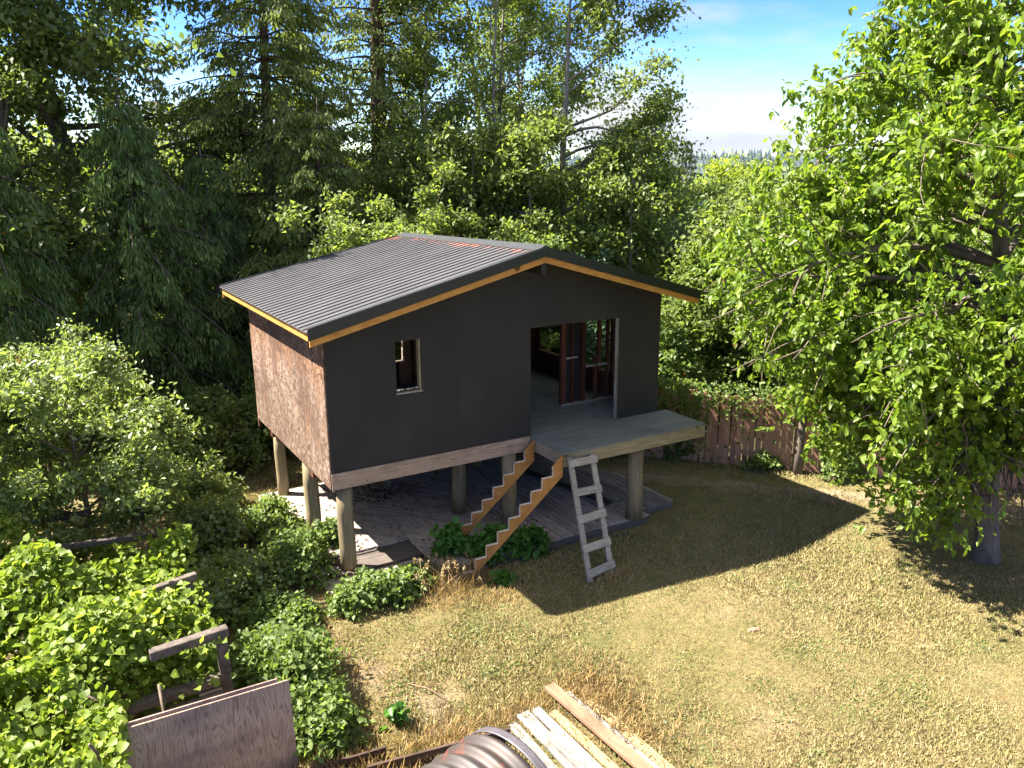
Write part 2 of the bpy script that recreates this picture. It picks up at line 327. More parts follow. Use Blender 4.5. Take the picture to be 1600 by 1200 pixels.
# lawn
def lawnmat(blade=False):
    m, nt, b, out = newmat('lawn_blades' if blade else 'dry_lawn')
    g = N(nt, 'ShaderNodeNewGeometry'); v = g.outputs['Position']
    mv = N(nt, 'ShaderNodeVectorMath', operation='ADD'); nt.links.new(v, mv.inputs[0]); mv.inputs[1].default_value = (31, 17, 5); mixv = mv.outputs[0]
    big = noise(nt, .33, 4, .6, v); mid = noise(nt, 1.7, 5, .65, v); fine = noise(nt, 38, 6, .75, v)
    c = ramp(nt, [(.3, (.17, .165, .055)), (.48, (.27, .215, .098)), (.66, (.35, .262, .15))], big)
    c = mixc(nt, c, ramp(nt, [(.35, (.095, .115, .025)), (.65, (.32, .235, .105))], mid), .5)
    c = mixc(nt, c, (.13, .09, .04), ramp(nt, [(.52, (0, 0, 0)), (.62, (.75, .75, .75))], noise(nt, 9, 6, .75, v)))
    c = mixc(nt, c, (.09, .12, .03), ramp(nt, [(.54, (0, 0, 0)), (.64, (.7, .7, .7))], noise(nt, 5.5, 6, .75, mixv)))
    c = mixc(nt, c, (.075, .13, .03), ramp(nt, [(.60, (0, 0, 0)), (.72, (.7, .7, .7))], noise(nt, 2.6, 6, .7, v)))
    c = mixc(nt, c, (.34, .24, .15), ramp(nt, [(.68, (0, 0, 0)), (.72, (.9, .9, .9))], noise(nt, .8, 4, .6, mapping(nt, (1, 1, 1), kind='Object'))))
    c = mixc(nt, c, (.27, .125, .05), ramp(nt, [(.66, (0, 0, 0)), (.74, (.55, .55, .55))], noise(nt, 1.1, 5, .7, v)))
    # bare trodden strip along the fence, and worn soil by the bank on the left
    sp = N(nt, 'ShaderNodeSeparateXYZ'); nt.links.new(v, sp.inputs[0])
    def lin(a, bb, cc):
        d = N(nt, 'ShaderNodeVectorMath', operation='DOT_PRODUCT'); nt.links.new(v, d.inputs[0]); d.inputs[1].default_value = (a, bb, 0)
        s = N(nt, 'ShaderNodeMath', operation='ADD'); nt.links.new(d.outputs['Value'], s.inputs[0]); s.inputs[1].default_value = -cc
        n_ = N(nt, 'ShaderNodeMath', operation='MULTIPLY_ADD'); nt.links.new(mid, n_.inputs[0]); n_.inputs[1].default_value = 1.3; nt.links.new(s.outputs[0], n_.inputs[2])
        return n_.outputs[0]
    for (px, py, pr) in ((3.6, -6.6, .16), (5.0, -4.35, .10), (.15, -3.9, .2), (-.9, -2.9, .38)):
        dd = N(nt, 'ShaderNodeVectorMath', operation='DISTANCE'); sv = N(nt, 'ShaderNodeVectorMath', operation='MULTIPLY'); nt.links.new(v, sv.inputs[0]); sv.inputs[1].default_value = (1/1.5, 1, 0)
        nt.links.new(sv.outputs[0], dd.inputs[0]); dd.inputs[1].default_value = (px/1.5, py, 0)
        am = N(nt, 'ShaderNodeMath', operation='MULTIPLY_ADD'); nt.links.new(fine, am.inputs[0]); am.inputs[1].default_value = .3; nt.links.new(dd.outputs['Value'], am.inputs[2])
        c = mixc(nt, c, ramp(nt, [(.3, (.22, .16, .10)), (.7, (.42, .32, .22))], fine), ramp(nt, [(pr*.6, (.6, .6, .6)), (pr+.28, (0, 0, 0))], am.outputs[0]))
    path = ramp(nt, [(.0, (0, 0, 0)), (.22, (.85, .85, .85)), (.6, (.85, .85, .85)), (.8, (0, 0, 0))], lin(.73, .68, 6.75))
    soil = ramp(nt, [(.3, (.27, .19, .13)), (.7, (.46, .35, .26))], fine)
    c = mixc(nt, c, soil, path)
    lt = ramp(nt, [(.0, (0, 0, 0)), (.5, (.7, .7, .7)), (.9, (.0, .0, .0))], lin(1, .28, -1.1))
    c = mixc(nt, c, mixc(nt, soil, (.16, .09, .05), .4), lt)
    # woods and meadow beyond the yard: leaf litter and rough grass
    far = N(nt, 'ShaderNodeMapRange'); far.inputs['From Min'].default_value = 8.2; far.inputs['From Max'].default_value = 8.9
    d = N(nt, 'ShaderNodeVectorMath', operation='DOT_PRODUCT'); nt.links.new(v, d.inputs[0]); d.inputs[1].default_value = (.73, .68, 0)
    nt.links.new(d.outputs['Value'], far.inputs['Value'])
    c = mixc(nt, c, ramp(nt, [(.35, (.03, .04, .015)), (.7, (.075, .085, .03))], mid), far.outputs[0])
    if blade:
        c = mixc(nt, c, ramp(nt, [(0, (.05, .07, .015)), (.35, (.20, .18, .06)), (.7, (.36, .29, .13)), (1, (.50, .41, .25))], g.outputs['Random Per Island']), .7)
    else:
        c = mixc(nt, c, (.11, .085, .04), ramp(nt, [(.40, (.85, .85, .85)), (.56, (0, 0, 0))], fine))
    nt.links.new(c, b.inputs['Base Color']); b.inputs['Roughness'].default_value = .9; b.inputs['Specular IOR Level'].default_value = .15
    if not blade: bump(nt, b, fine, 1, .035)
    return m
MT['lawn'] = lawnmat(); MT['blade'] = lawnmat(True)
LF = dict(
    walnut=leafmat('walnut_leaf', (.065, .125, .012), (.20, .28, .035), .50, .42, (.36, .40, .08), .35),
    alder=leafmat('alder_leaf', (.08, .115, .03), (.20, .26, .07), .5, .5, (.38, .41, .15)),
    maple=leafmat('cottonwood_leaf', (.055, .085, .025), (.14, .19, .055), .45, .5, (.22, .26, .08)),
    spruce=leafmat('spruce_needle', (.06, .095, .03), (.21, .26, .07), .38, .6, (.34, .38, .12), .2),
    cedar=leafmat('cedar_spray', (.05, .10, .03), (.19, .27, .09), .42, .6, (.34, .43, .15), .2),
    hazel=leafmat('fruit_tree_leaf', (.10, .14, .045), (.22, .28, .09), .46, .4, (.40, .45, .17), .5),
    grape=leafmat('grape_leaf', (.085, .14, .02), (.24, .31, .05), .44, .5, (.40, .44, .11), .3),
    bramble=leafmat('bramble_leaf', (.07, .12, .03), (.17, .23, .065), .45, .5, (.32, .38, .13), .35),
    ivy=leafmat('ivy_leaf', (.04, .085, .05), (.095, .17, .095), .35, .45, (.23, .31, .16), .4),
    bright=leafmat('bright_far_leaf', (.14, .20, .025), (.30, .36, .05), .5, .5, (.42, .45, .08)),
    dull=leafmat('far_dark_leaf', (.05, .075, .035), (.11, .135, .055), .2, .6),
    herb=leafmat('broad_weed_leaf', (.05, .13, .02), (.10, .22, .035), .4, .45, (.22, .34, .06)),
    dry=leafmat('dry_stalk', (.26, .17, .08), (.48, .36, .19), .2, .8),
)
exec_rng = np.random.default_rng(7)

# ------------------------------------------------------------------ foliage primitives (numpy)
def unit(v): return v/np.maximum(np.linalg.norm(v, axis=1, keepdims=True), 1e-9)
def leaf_mesh(name, P, L, W, axis, rng, fold=.18, round_=False, up=None):
    """P base points, L lengths, W widths, axis (n,3) leaf direction"""
    n = len(P); a = unit(axis)
    r = rng.normal(size=(n, 3)); r[:, 2] = np.abs(r[:, 2])*.8+.9; r[:, 0] -= .45; r[:, 1] -= .1
    if up is not None: r = r*.6+up
    s = unit(np.cross(a, r)); nn = np.cross(s, a); L = L[:, None]; W = W[:, None]
    if not round_:
        V = np.stack([P, P+a*L*.42+s*W/2+nn*W*fold, P+a*L-nn*L*.12, P+a*L*.42-s*W/2+nn*W*fold], 1).reshape(-1, 3)
        b = np.arange(n)[:, None]*4
        T = np.stack([b+[0, 1, 2], b+[0, 2, 3]], 1).reshape(-1, 3)
    else:
        f = nn*W*fold
        V = np.stack([P, P+a*L*.22+s*W*.5+f, P+a*L*.66+s*W*.42+f, P+a*L-nn*L*.15, P+a*L*.66-s*W*.42+f, P+a*L*.22-s*W*.5+f], 1).reshape(-1, 3)
        b = np.arange(n)[:, None]*6
        T = np.stack([b+[0, 1, 2], b+[0, 2, 3], b+[0, 3, 4], b+[0, 4, 5]], 1).reshape(-1, 3)
    return tri_mesh(name, V, T)
def rand_axis(rng, n, droop=.3, flat=1.0):
    v = rng.normal(size=(n, 3)); v[:, 2] = v[:, 2]*flat-droop; return unit(v)
def leaves(name, P, size, rng, mat, parent, droop=.4, asp=.55, var=.35, round_=False, fold=.18, kind=None, axis=None):
    n = len(P); L = size*(1+var*rng.uniform(-1, 1, n)); ax = rand_axis(rng, n, droop) if axis is None else axis
    me = leaf_mesh(name, P, L, L*asp, ax, rng, fold, round_)
    return link(name, me, parent, mat, kind)
def polyline(rng, a, d, length, n=6, wig=.12, bend=(0, 0, 0)):
    pts = [np.array(a, float)]; d = np.array(d, float); d /= np.linalg.norm(d); st = length/n
    for i in range(n):
        d = d+rng.normal(size=3)*wig+np.array(bend)/n; d /= np.linalg.norm(d)
        pts.append(pts[-1]+d*st)
    return np.array(pts)
def broadleaf(name, label, cat, x, y, H, crown_r, rng, mat, bark, nleaf=30000, lsize=.14, first=.3, limbs=16, trunk_r=.16,
              stems=1, lean=(0, 0), asp=.6, droop=.4, shape=.6, clump=.32, sub=6, group=None, base=G, side=None, spread=.7, bareness=0,
              low_r=None, parent_names=('trunk', 'crown'), round_=False):
    t = thing(name, label, cat, (x, y, base), group)
    mb = MB(); twigs = []
    for s in range(stems):
        a0 = rng.uniform(0, 6.28); off = (.0 if stems == 1 else .25)
        b0 = (x+off*math.cos(a0+s*2.1), y+off*math.sin(a0+s*2.1), base-.1)
        h = H*(1 if s == 0 else rng.uniform(.75, .97))
        d = np.array([lean[0]+(0 if stems == 1 else .12*math.cos(a0+s*2.1)), lean[1]+(0 if stems == 1 else .12*math.sin(a0+s*2.1)), 1])
        tr = polyline(rng, b0, d, h, 12, .02, (0, 0, .25)); r0 = trunk_r*(1 if s == 0 else .75)
        mb.tube(tr, [r0*(1.25 if i == 0 else 1)*(1-i/12)**.85+.012 for i in range(13)], 7)
        nl = max(3, int(limbs*(1 if s == 0 else .6)))
        for k in range(nl):
            fr = first+(1-first)*(k+.5*rng.random())/nl
            q = fr*12; i = min(int(q), 11); p = tr[i]*(1-(q-i))+tr[i+1]*(q-i)
            az = k*2.4+rng.uniform(-.4, .4)
            if side is not None and rng.random() < .55: az = side+rng.uniform(-.6, .6)
            u = (fr-first)/(1-first); env = math.sin(math.pi*min(.98, (.18+.8*u)))**shape
            if low_r and u < .35: env = max(env, low_r)
            ln = crown_r*env*rng.uniform(.75, 1.1)
            el = spread*rng.uniform(.5, 1.2)*(1-.2*u)
            lb = polyline(rng, p, (math.cos(az)*math.cos(el), math.sin(az)*math.cos(el), math.sin(el)), ln, 6, .13, (0, 0, -.15))
            rl = r0*(1-fr)*.55+.018
            mb.tube(lb, [rl*(1-j/6.6) for j in range(7)], 5)
            for m in range(sub):
                f2 = rng.uniform(.28, 1.0)*6; j = min(int(f2), 5); p2 = lb[j]*(1-(f2-j))+lb[j+1]*(f2-j)
                dd = (lb[j+1]-lb[j]); dd = dd/np.linalg.norm(dd)+rng.normal(size=3)*.7; dd[2] += .1
                sb = polyline(rng, p2, dd, ln*rng.uniform(.22, .42), 4, .2, (0, 0, -.2))
                mb.tube(sb, [max(.006, rl*.35*(1-j_/4.5)) for j_ in range(5)], 4, False)
                if rng.random() > bareness: twigs += [sb[1], sb[2], sb[3], sb[4], sb[4]]
            twigs.append(lb[-1]); twigs.append(lb[-1])
    mb.obj('trunk', bark, t, True)
    tw = np.array(twigs); idx = rng.integers(0, len(tw), nleaf)
    P = tw[idx]+rng.normal(size=(nleaf, 3))*clump*np.array([1, 1, .75])*rng.uniform(.3, 1.25, (nleaf, 1))
    P = P[P[:, 2] > base+.15]
    leaves('crown', P, lsize, rng, mat, t, droop, asp, round_=round_)
    return t, tw
def conifer(name, label, x, y, H, Rb, rng, mat, nper=110, whorl=.38, first=.08, esz=.17, trunk_r=.22, droop=.55, hang=.5, asp=.28, dens=5, power=.8, cat='conifer', group=None, side=None):
    t = thing(name, label, cat, (x, y, G), group)
    mb = MB(); tr = polyline(rng, (x, y, G-.1), (0, 0, 1), H, 14, .012)
    mb.tube(tr, [trunk_r*(1-i/14)**.8+.012 for i in range(15)], 8)
    PP = []; AX = []
    nz_ = int(H*(1-first)/whorl)
    for k in range(nz_):
        fr = first+(1-first)*(k+rng.uniform(-.3, .3))/nz_; fr = min(max(fr, .02), .985)
        q = fr*14; i = min(int(q), 13); p = tr[i]*(1-(q-i))+tr[i+1]*(q-i)
        nb = dens+rng.integers(0, 2)
        for j in range(nb):
            az = j*2*math.pi/nb+k*1.3+rng.uniform(-.35, .35)
            ln = Rb*(1-fr)**power*rng.uniform(.6, 1.15)+.15
            d0 = np.array([math.cos(az), math.sin(az), .25])
            b = polyline(rng, p, d0, ln, 7, .05, (0, 0, -droop*1.6)); b[-2:, 2] += np.array([.03, .1])*ln*.35
            mb.tube(b, [.035*(1-j_/7.5)*min(1, ln/2)+.006 for j_ in range(8)], 4, False)
            n = int(nper*ln/Rb*1.5)+6
            f = rng.uniform(.12, 1, n)**.75*6.99; ii = f.astype(int); ff = (f-ii)[:, None]
            bp = b[ii]*(1-ff)+b[np.minimum(ii+1, 7)]*ff
            dr = unit(b[np.minimum(ii+1, 7)]-b[ii]); sd = np.cross(dr, [0, 0, 1]); wd = (.10+.22*ln*(1-f/9))[:, None]
            lat = rng.uniform(-1, 1, (n, 1))
            off = sd*lat*wd; off[:, 2] -= (np.abs(lat[:, 0])**1.5*wd[:, 0]*hang+rng.uniform(0, .35*hang, n)*wd[:, 0]*2)
            PP.append(bp+off+rng.normal(size=(n, 3))*.03)
            ax = dr*.55+sd*np.sign(lat)*.5+rng.normal(size=(n, 3))*.28; ax[:, 2] -= hang*.9
            AX.append(ax)
    mb.obj('trunk', MT['bark'], t, True)
    P = np.concatenate(PP); A = np.concatenate(AX); m = P[:, 2] > G+.1
    leaves('crown', P[m], esz, rng, mat, t, 0, asp, fold=.1, axis=A[m])
    return t
def shrub(name, label, cat, x, y, rx, ry, h, n, lsize, rng, mat, base=G, asp=.6, stems=9, group=None, droop=.2, round_=False, hollow=.55, kind_name='foliage', tops=0):
    """mound of leaves carried by many thin stems, ragged outline"""
    t = thing(name, label, cat, (x, y, base), group); mb = MB(); tips = []
    for k in range(stems):
        az = rng.uniform(0, 6.28); rr = rng.uniform(0, .8)**.5
        tx = x+rx*rr*math.cos(az); ty = y+ry*rr*math.sin(az); tz = base+h*(1-.45*rr*rr)*rng.uniform(.75, 1.12)
        p0 = np.array([x+rx*.25*rr*math.cos(az), y+ry*.25*rr*math.sin(az), base-.05]); p1 = np.array([tx, ty, tz]); d = p1-p0
        pl = polyline(rng, p0, d, np.linalg.norm(d), 6, .09)
        mb.tube(pl, [.022*(1-i/6.5)+.004 for i in range(7)], 4, False); tips.append(pl)
    mb.obj('stems', MT['twig'], t, True)
    # leaves: clumps spread over an uneven shell and through the volume
    nc = max(30, stems*14); az = rng.uniform(0, 6.28, nc); rr = rng.uniform(0, 1, nc)**.5
    top = np.sqrt(np.maximum(0, 1-rr**2*.92)); zf = rng.uniform(hollow*.4, 1.0, nc)**.6
    cen = np.stack([x+rx*rr*np.cos(az), y+ry*rr*np.sin(az), base+h*top*zf*rng.uniform(.75, 1.1, nc)], 1)
    cen = np.concatenate([cen]+[p[3:] for p in tips])
    if tops:
        cen = np.concatenate([cen]+[p[-1:]+np.array([0, 0, .12*j]) for p in tips for j in range(tops)])
    i = rng.integers(0, len(cen), n); sp = (rx+ry)*.5/ (nc**.5)*1.9
    P = cen[i]+rng.normal(size=(n, 3))*sp*np.array([1, 1, .7])*.62
    P = P[P[:, 2] > base+.01]
    leaves(kind_name, P, lsize, rng, mat, t, droop, asp, round_=round_)
    return t

# ================================================================== SETTING
# ground sheet, fine near the yard, out past the horizon
def ground():
    xs = np.concatenate([[-4000, -900, -300, -120, -60, -30], np.arange(-20, 30.1, .5), [40, 70, 130, 300, 900, 4000]])
    ys = np.concatenate([[-4000, -900, -300, -100, -40, -20], np.arange(-12, 24.1, .5), [32, 50, 100, 250, 800, 5000]])
    X, Y = np.meshgrid(xs, ys); rng = np.random.default_rng(1)
    Z = G+.025*np.sin(X*.9+1)*np.cos(Y*.7)+rng.normal(size=X.shape)*.008
    Z += -.9*np.clip((X+Y-30)/60, 0, 1)-8*np.clip((np.hypot(X, Y)-60)/300, 0, 1)
    V = np.stack([X, Y, Z], -1).reshape(-1, 3); n, m = X.shape; i = np.arange(n*m).reshape(n, m)
    a, b, c, d = i[:-1, :-1].ravel(), i[:-1, 1:].ravel(), i[1:, 1:].ravel(), i[1:, :-1].ravel()
    me = tri_mesh('lawn', V, np.concatenate([np.stack([a, b, c], 1), np.stack([a, c, d], 1)]), True)
    tag(link('lawn', me, None, MT['lawn']), kind='structure')
ground()
def hill():
    rng = np.random.default_rng(3); n = 240
    a = np.linspace(R(-25), R(75), n); d0 = 1500
    ridge = 66+6*np.sin(a*9+1)+3*np.sin(a*23)+2.2*rng.normal(size=n)
    V = []
    for k, (dd, hf) in enumerate(((d0-500, -.3), (d0-250, .35), (d0-80, .85), (d0, 1.0), (d0+300, .6))):
        hh = -12+ridge*hf*.62+rng.normal(size=n)*(1.6 if 0 < k < 4 else 0)
        V.append(np.stack([-4+np.sin(a)*dd, -12.8+np.cos(a)*dd, hh], 1))
    V = np.concatenate(V); i = np.arange(5*n).reshape(5, n)
    p, q, r, s = i[:-1, :-1].ravel(), i[:-1, 1:].ravel(), i[1:, 1:].ravel(), i[1:, :-1].ravel()
    me = tri_mesh('distant_hill', V, np.concatenate([np.stack([p, q, r], 1), np.stack([p, r, s], 1)]))
    tag(link('distant_hill', me, None, plain('far_wooded_hill', (.045, .065, .07), .95, 0, .5, .05, .0)), kind='structure')
    # conifers along its crest, one mass
    k = 2600; aa = rng.uniform(a[0], a[-1], k); dd = d0-rng.uniform(0, 260, k); ii = np.clip(((aa-a[0])/(a[-1]-a[0])*(n-1)).astype(int), 0, n-1)
    f = (dd-(d0-250))/250; hb = -12+ridge[ii]*.62*(.35+.65*np.clip(f*1.2, 0, 1))-2
    hgt = rng.uniform(7, 15, k); wd = hgt*.28; th = rng.uniform(0, 3.14, k)
    B = np.stack([-4+np.sin(aa)*dd, -12.8+np.cos(aa)*dd, hb], 1); Vt = []; T = []
    for j in range(5):
        an = th+j*2*math.pi/5; Vt.append(B+np.stack([np.cos(an)*wd, np.sin(an)*wd, hgt*0], 1))
    Vt.append(B+np.stack([hgt*0, hgt*0, hgt], 1)); Vt = np.stack(Vt, 1).reshape(-1, 3); b = np.arange(k)[:, None]*6
    T = np.concatenate([b+[j, (j+1) % 5, 5] for j in range(5)])
    tag(link('hilltop_forest', tri_mesh('hilltop_forest', Vt, T), None, plain('far_conifers', (.028, .045, .052), .95, 0, .4, .02, 0)),
        'dark conifer forest covering the distant hill', 'forest', kind='stuff')
hill()

# ================================================================== CABIN
D = 5.02; W = 7.23; TS = .012
XR = 3.914; ZE = 2.63; OV = .404; RF = .666; DB = 5.6
cab = thing('unfinished_cabin', 'black fronted unfinished cabin raised on round posts with a ribbed metal roof', 'cabin', (0, 0, G))
def zroof(x, y=0):
    zr = 3.68-(y+RF)/(DB+RF)*.13
    if x <= XR: return ZE+(zr-ZE)*(x+OV)/(XR+OV)
    return zr-(zr-ZE)*(x-XR)/(W+OV-XR)
# front sheathing in 1.22 m sheets around the door opening and the slit window
X1, X2, HT = 4.03, 6.13, 2.13
wx0, wx1, wz0, wz1 = 1.27, 1.71, 1.26, 2.17
def zt(x): return zroof(x, 0)-.155
bx = [0, 1.22, 2.44, 3.66, 4.88, 6.10, W]
for k in range(6):
    a, b = bx[k]+.0015, bx[k+1]-.0015; mb = MB(); y0, y1 = 0, TS
    cuts = sorted({a, b}|{c for c in (X1, X2, wx0, wx1, XR) if a < c < b})
    for p, q in zip(cuts[:-1], cuts[1:]):
        mid = (p+q)/2; zs = [(-.0, None)]
        if X1 < mid < X2: spans = [(HT, None)]
        elif wx0 < mid < wx1: spans = [(0, wz0), (wz1, None)]
        else: spans = [(0, None)]
        for z0, z1 in spans:
            if z1 is None: mb.prism([(p, z0), (q, z0), (q, zt(q)), (p, zt(p))], 1, y0, y1)
            else: mb.prism([(p, z0), (q, z0), (q, z1), (p, z1)], 1, y0, y1)
    mb.obj('front_panel', MT['black'], cab)
# left wall: OSB sheets, joints slightly open
zl = zt(.0)-.02
rowz = [(-.29, .915), (.925, zl)]
for r_, (z0, z1) in enumerate(rowz):
    cuts = [0, 2.46, 4.9, D] if r_ == 0 else [0, 1.1, 3.3, D]
    for a, b in zip(cuts[:-1], cuts[1:]):
        if b-a < .2: a = a-.0
        MB().box((-TS-.004*r_, a+.004, z0), (0, b-.004, z1)).obj('osb_sheet', MT['osb'], cab)
MB().box((-.018, -.006, -.29), (.008, -.0005, zl)).obj('corner_trim', MT['osb'], cab)
# back wall with a window opening, right wall with a low breast and a window
mb = MB(); bw = (2.1, 3.52, .62, 2.0)
for (a, b, z0, z1) in ((0, bw[0], -.29, None), (bw[0], bw[1], -.29, bw[2]), (bw[0], bw[1], bw[3], None), (bw[1], XR, -.29, None), (XR, W, -.29, None)):
    za = z1 if z1 else zroof(a, D)-.16; zb = z1 if z1 else zroof(b, D)-.16
    mb.prism([(a, z0), (b, z0), (b, zb), (a, za)], 1, D-TS, D)
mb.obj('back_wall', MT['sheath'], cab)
MB().box((bw[1]-.03, D-.09, bw[2]), (bw[1], D-TS, bw[3])).box((bw[0], D-.09, bw[2]-.03), (bw[1], D-TS, bw[2])).obj('back_window_jamb', MT['edge'], cab)
mb = MB()
mb.box((W-TS, TS, -.29), (W, D-TS, .55)); mb.box((W-TS, TS, .55), (W, .95, zt(W))); mb.box((W-TS, 4.62, .55), (W, D-TS, zt(W)))
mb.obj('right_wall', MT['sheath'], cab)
# floor, rim beams, joists
MB().box((.01, TS, -.04), (W-.02, D-.02, 0)).obj('floor', MT['landing'], cab)
MB().box((.0, -.035, -.29), (4.0, -.0015, -.004)).obj('front_beam', MT['beam'], cab)
MB().box((.0, -.030, -.33), (.03, -.026, -.29)).obj('beam_foot', MT['beam'], cab)
for k in range(9):
    x = .3+k*.83
    MB().box((x, .03, -.28), (x+.04, D-.03, -.045)).obj('floor_joist', MT['stud'], cab)
MB().box((.02, 1.15, -.45), (W-.1, 1.30, -.285)).obj('girder', MT['stud'], cab)
MB().box((.02, 3.95, -.45), (W-.1, 4.10, -.285)).obj('girder', MT['stud'], cab)
MB().box((-.02, 4.9, -.46), (.03, 5.02, -.292)).obj('sill_block', MT['stud'], cab)
# slit window lining, sill and rubble on it
mb = MB().box((wx1-.002, -.004, wz0), (wx1+.022, .10, wz1)); mb.obj('window_jamb', MT['lface'], cab)
MB().box((wx0-.02, -.03, wz0-.03), (wx1+.04, .10, wz0-.0)).obj('window_sill', MT['ladder'], cab)
rg = np.random.default_rng(5); mb = MB()
for k in range(26):
    x, y, s = rg.uniform(wx0+.02, wx1-.02), rg.uniform(0, .09), rg.uniform(.008, .02)
    mb.box((x-s, y-s, wz0), (x+s, y+s, wz0+s*1.3))
mb.obj('sill_debris', MT['debris'], cab, kind='stuff')
# interior framing
def stud(x, y, z0, z1, m='stud', wx=.04, wy=.09): MB().box((x-wx/2, y-wy/2, z0), (x+wx/2, y+wy/2, z1)).obj('stud', MT[m], cab)
for x in np.arange(.5, 7.1, .41):
    if not (wx0-.05 < x < wx1+.05 or X1-.05 < x < X2+.05): stud(x, TS+.05, .04, min(2.35, zt(x)-.05))
    top = 2.35 if not (bw[0] < x < bw[1]) else bw[2]-.02
    stud(x, D-TS-.05, .04, top)
for y in np.arange(.35, 4.9, .41):
    stud(.05, y, .04, 2.3, wx=.09, wy=.04)
    if y < 1.0 or y > 4.6: stud(W-TS-.05, y, .04, 2.3, wx=.09, wy=.04)
    else: stud(W-TS-.05, y, .04, .5, wx=.09, wy=.04)
for y, m in ((1.35, 'stud'), (1.5, 'stud'), (2.02, 'stud'), (2.72, 'yel2'), (3.55, 'stud')): stud(W-TS-.05, y, .55, 2.3, m, .09, .07)
MB().box((W-.11, .95, .50), (W-TS-.002, 4.62, .545)).obj('window_sill', MT['stud'], cab)
MB().box((W-.11, TS, 2.3), (W-TS-.002, D-TS, 2.39)).obj('top_plate', MT['stud'], cab)
MB().box((X1-.02, TS+.001, HT), (X2+.02, .10, HT+.19)).obj('door_header', MT['stud'], cab)
MB().box((X2, -.002, .0), (X2+.008, .10, HT)).obj('door_jamb', MT['ladder'], cab)
# short partition of bare studs inside the right half
py = 1.42
MB().box((5.68, py-.05, .0), (7.1, py+.05, .04)).obj('partition_plate', MT['ladder'], cab)
for x, wdt in ((5.74, .12), (5.98, .04), (6.28, .10), (6.62, .04), (6.95, .05)): stud(x, py, .04, 2.38 if x < 6.5 else 1.05 if x < 6.7 else 2.3, wx=wdt)
MB().box((5.74, py+.05, .05), (6.3, py+.06, 2.3)).obj('partition_sheet', MT['black'], cab)
MB().box((6.33, py-.045, .80), (6.93, py+.045, .84)).obj('partition_rail', MT['ladder'], cab)
MB().box((5.8, py-.06, 1.05), (6.1, py-.048, 1.09)).obj('partition_rail', MT['ladder'], cab)
# roof: ribbed sheets on the left slope, laid side by side
def slope_pt(u, y, h=0):           # u along the slope 0 eave .. 1 ridge
    x = -OV+(XR+OV)*u; return (x, y, zroof(x, y)+h)
def slope_r(u, y, h=0):
    x = W+OV-(W+OV-XR)*u; return (x, y, zroof(max(x, XR+1e-6), y)+h)
nsheet = 7; span = (DB+RF)/nsheet
for s, right in [(q, r_) for r_ in (0, 1) for q in range(nsheet)]:
    ya = -RF+s*span; V = []; prof = []
    nr = 4; pr = span/nr
    for r_ in range(nr):
        o = ya+r_*pr
        prof += [(o+.0, .0), (o+pr*.70, .0), (o+pr*.72, .019), (o+pr*.84, .019), (o+pr*.90, .0)]
    prof.append((ya+span-.002, .0)); mb = MB()
    sp_ = slope_pt if not right else slope_r
    for (y, h) in prof: V += [sp_(-.012, y, h), sp_(.998, y, h)]
    for (y, h) in prof: V += [sp_(-.012, y, -.012), sp_(.998, y, -.012)]
    n = len(prof); fs = [(2*i, 2*i+1, 2*i+3, 2*i+2) for i in range(n-1)]
    fs += [(2*n+2*i, 2*n+2*i+2, 2*n+2*i+3, 2*n+2*i+1) for i in range(n-1)]
    fs += [(2*i, 2*i+2, 2*n+2*i+2, 2*n+2*i) for i in range(n-1)]+[(2*i+1, 2*n+2*i+1, 2*n+2*i+3, 2*i+3) for i in range(n-1)]
    fs += [(0, 2*n, 2*n+1, 1), (2*n-2, 2*n-1, 4*n-1, 4*n-2)]
    mb.add(V, fs).obj('roof_sheet', MT['roof'], cab)
# plywood deck under the metal
a, b, c, d = slope_pt(0, -RF+.03, -.014), slope_pt(1, -RF+.03, -.014), slope_pt(1, DB-.03, -.014), slope_pt(0, DB-.03, -.014)
MB().add([a, b, c, d]+[(p[0], p[1], p[2]-.02) for p in (a, b, c, d)], [(0,1,2,3),(7,6,5,4),(0,4,5,1),(1,5,6,2),(2,6,7,3),(3,7,4,0)]).obj('roof_deck', MT['sheath'], cab)
# ridge cap
mb = MB(); yA, yB = -RF-.02, DB+.02
V = []
for y in (yA, yB):
    for (dx, dz) in ((-.17, .002), (-.17, .018), (0, .062), (.15, .02), (.15, .005), (0, .045)): V.append((XR+dx, y, zroof(XR+dx, y)+dz if dx else zroof(XR, y)+dz))
fs = [(i, (i+1) % 6, (i+1) % 6+6, i+6) for i in range(6)]+[(0, 1, 2, 5), (5, 2, 3, 4), (6, 11, 8, 7), (11, 10, 9, 8)]
mb.add(V, fs).obj('ridge_cap', MT['cap'], cab)
# rake trims (metal) and yellow fascia boards; front and back, both slopes
def rake(xa, xb, y, t, up, dn, mat, name, sgn=1):
    za, zb = zroof(xa, y), zroof(xb, y)
    MB().prism([(xa, za-dn), (xb, zb-dn), (xb, zb+up), (xa, za+up)], 1, y, y+t).obj(name, mat, cab)
for y, s in ((-RF-.03, 1), (DB+.006, -1)):
    rake(-OV-.03, XR-.001, y, .022, .035, .145, MT['trim'], 'rake_trim'); rake(XR+.001, W+OV+.03, y, .022, .035, .145, MT['trim'], 'rake_trim')
    yy = y+.024 if s == 1 else y-.04
    rake(-OV, XR-.001, yy, .036, -.01, .255, MT['yel'], 'fascia_board'); rake(XR+.001, W+OV, yy, .036, -.01, .255, MT['yel'], 'fascia_board')
MB().prism([(-OV-.03, zroof(-OV, 0)+.035), (XR, zroof(XR, 0)+.02), (XR, zroof(XR, 0)+.04), (-OV-.03, zroof(-OV, 0)+.05)], 1, -RF-.032, -RF+.07).obj('rake_flashing', MT['cap'], cab)
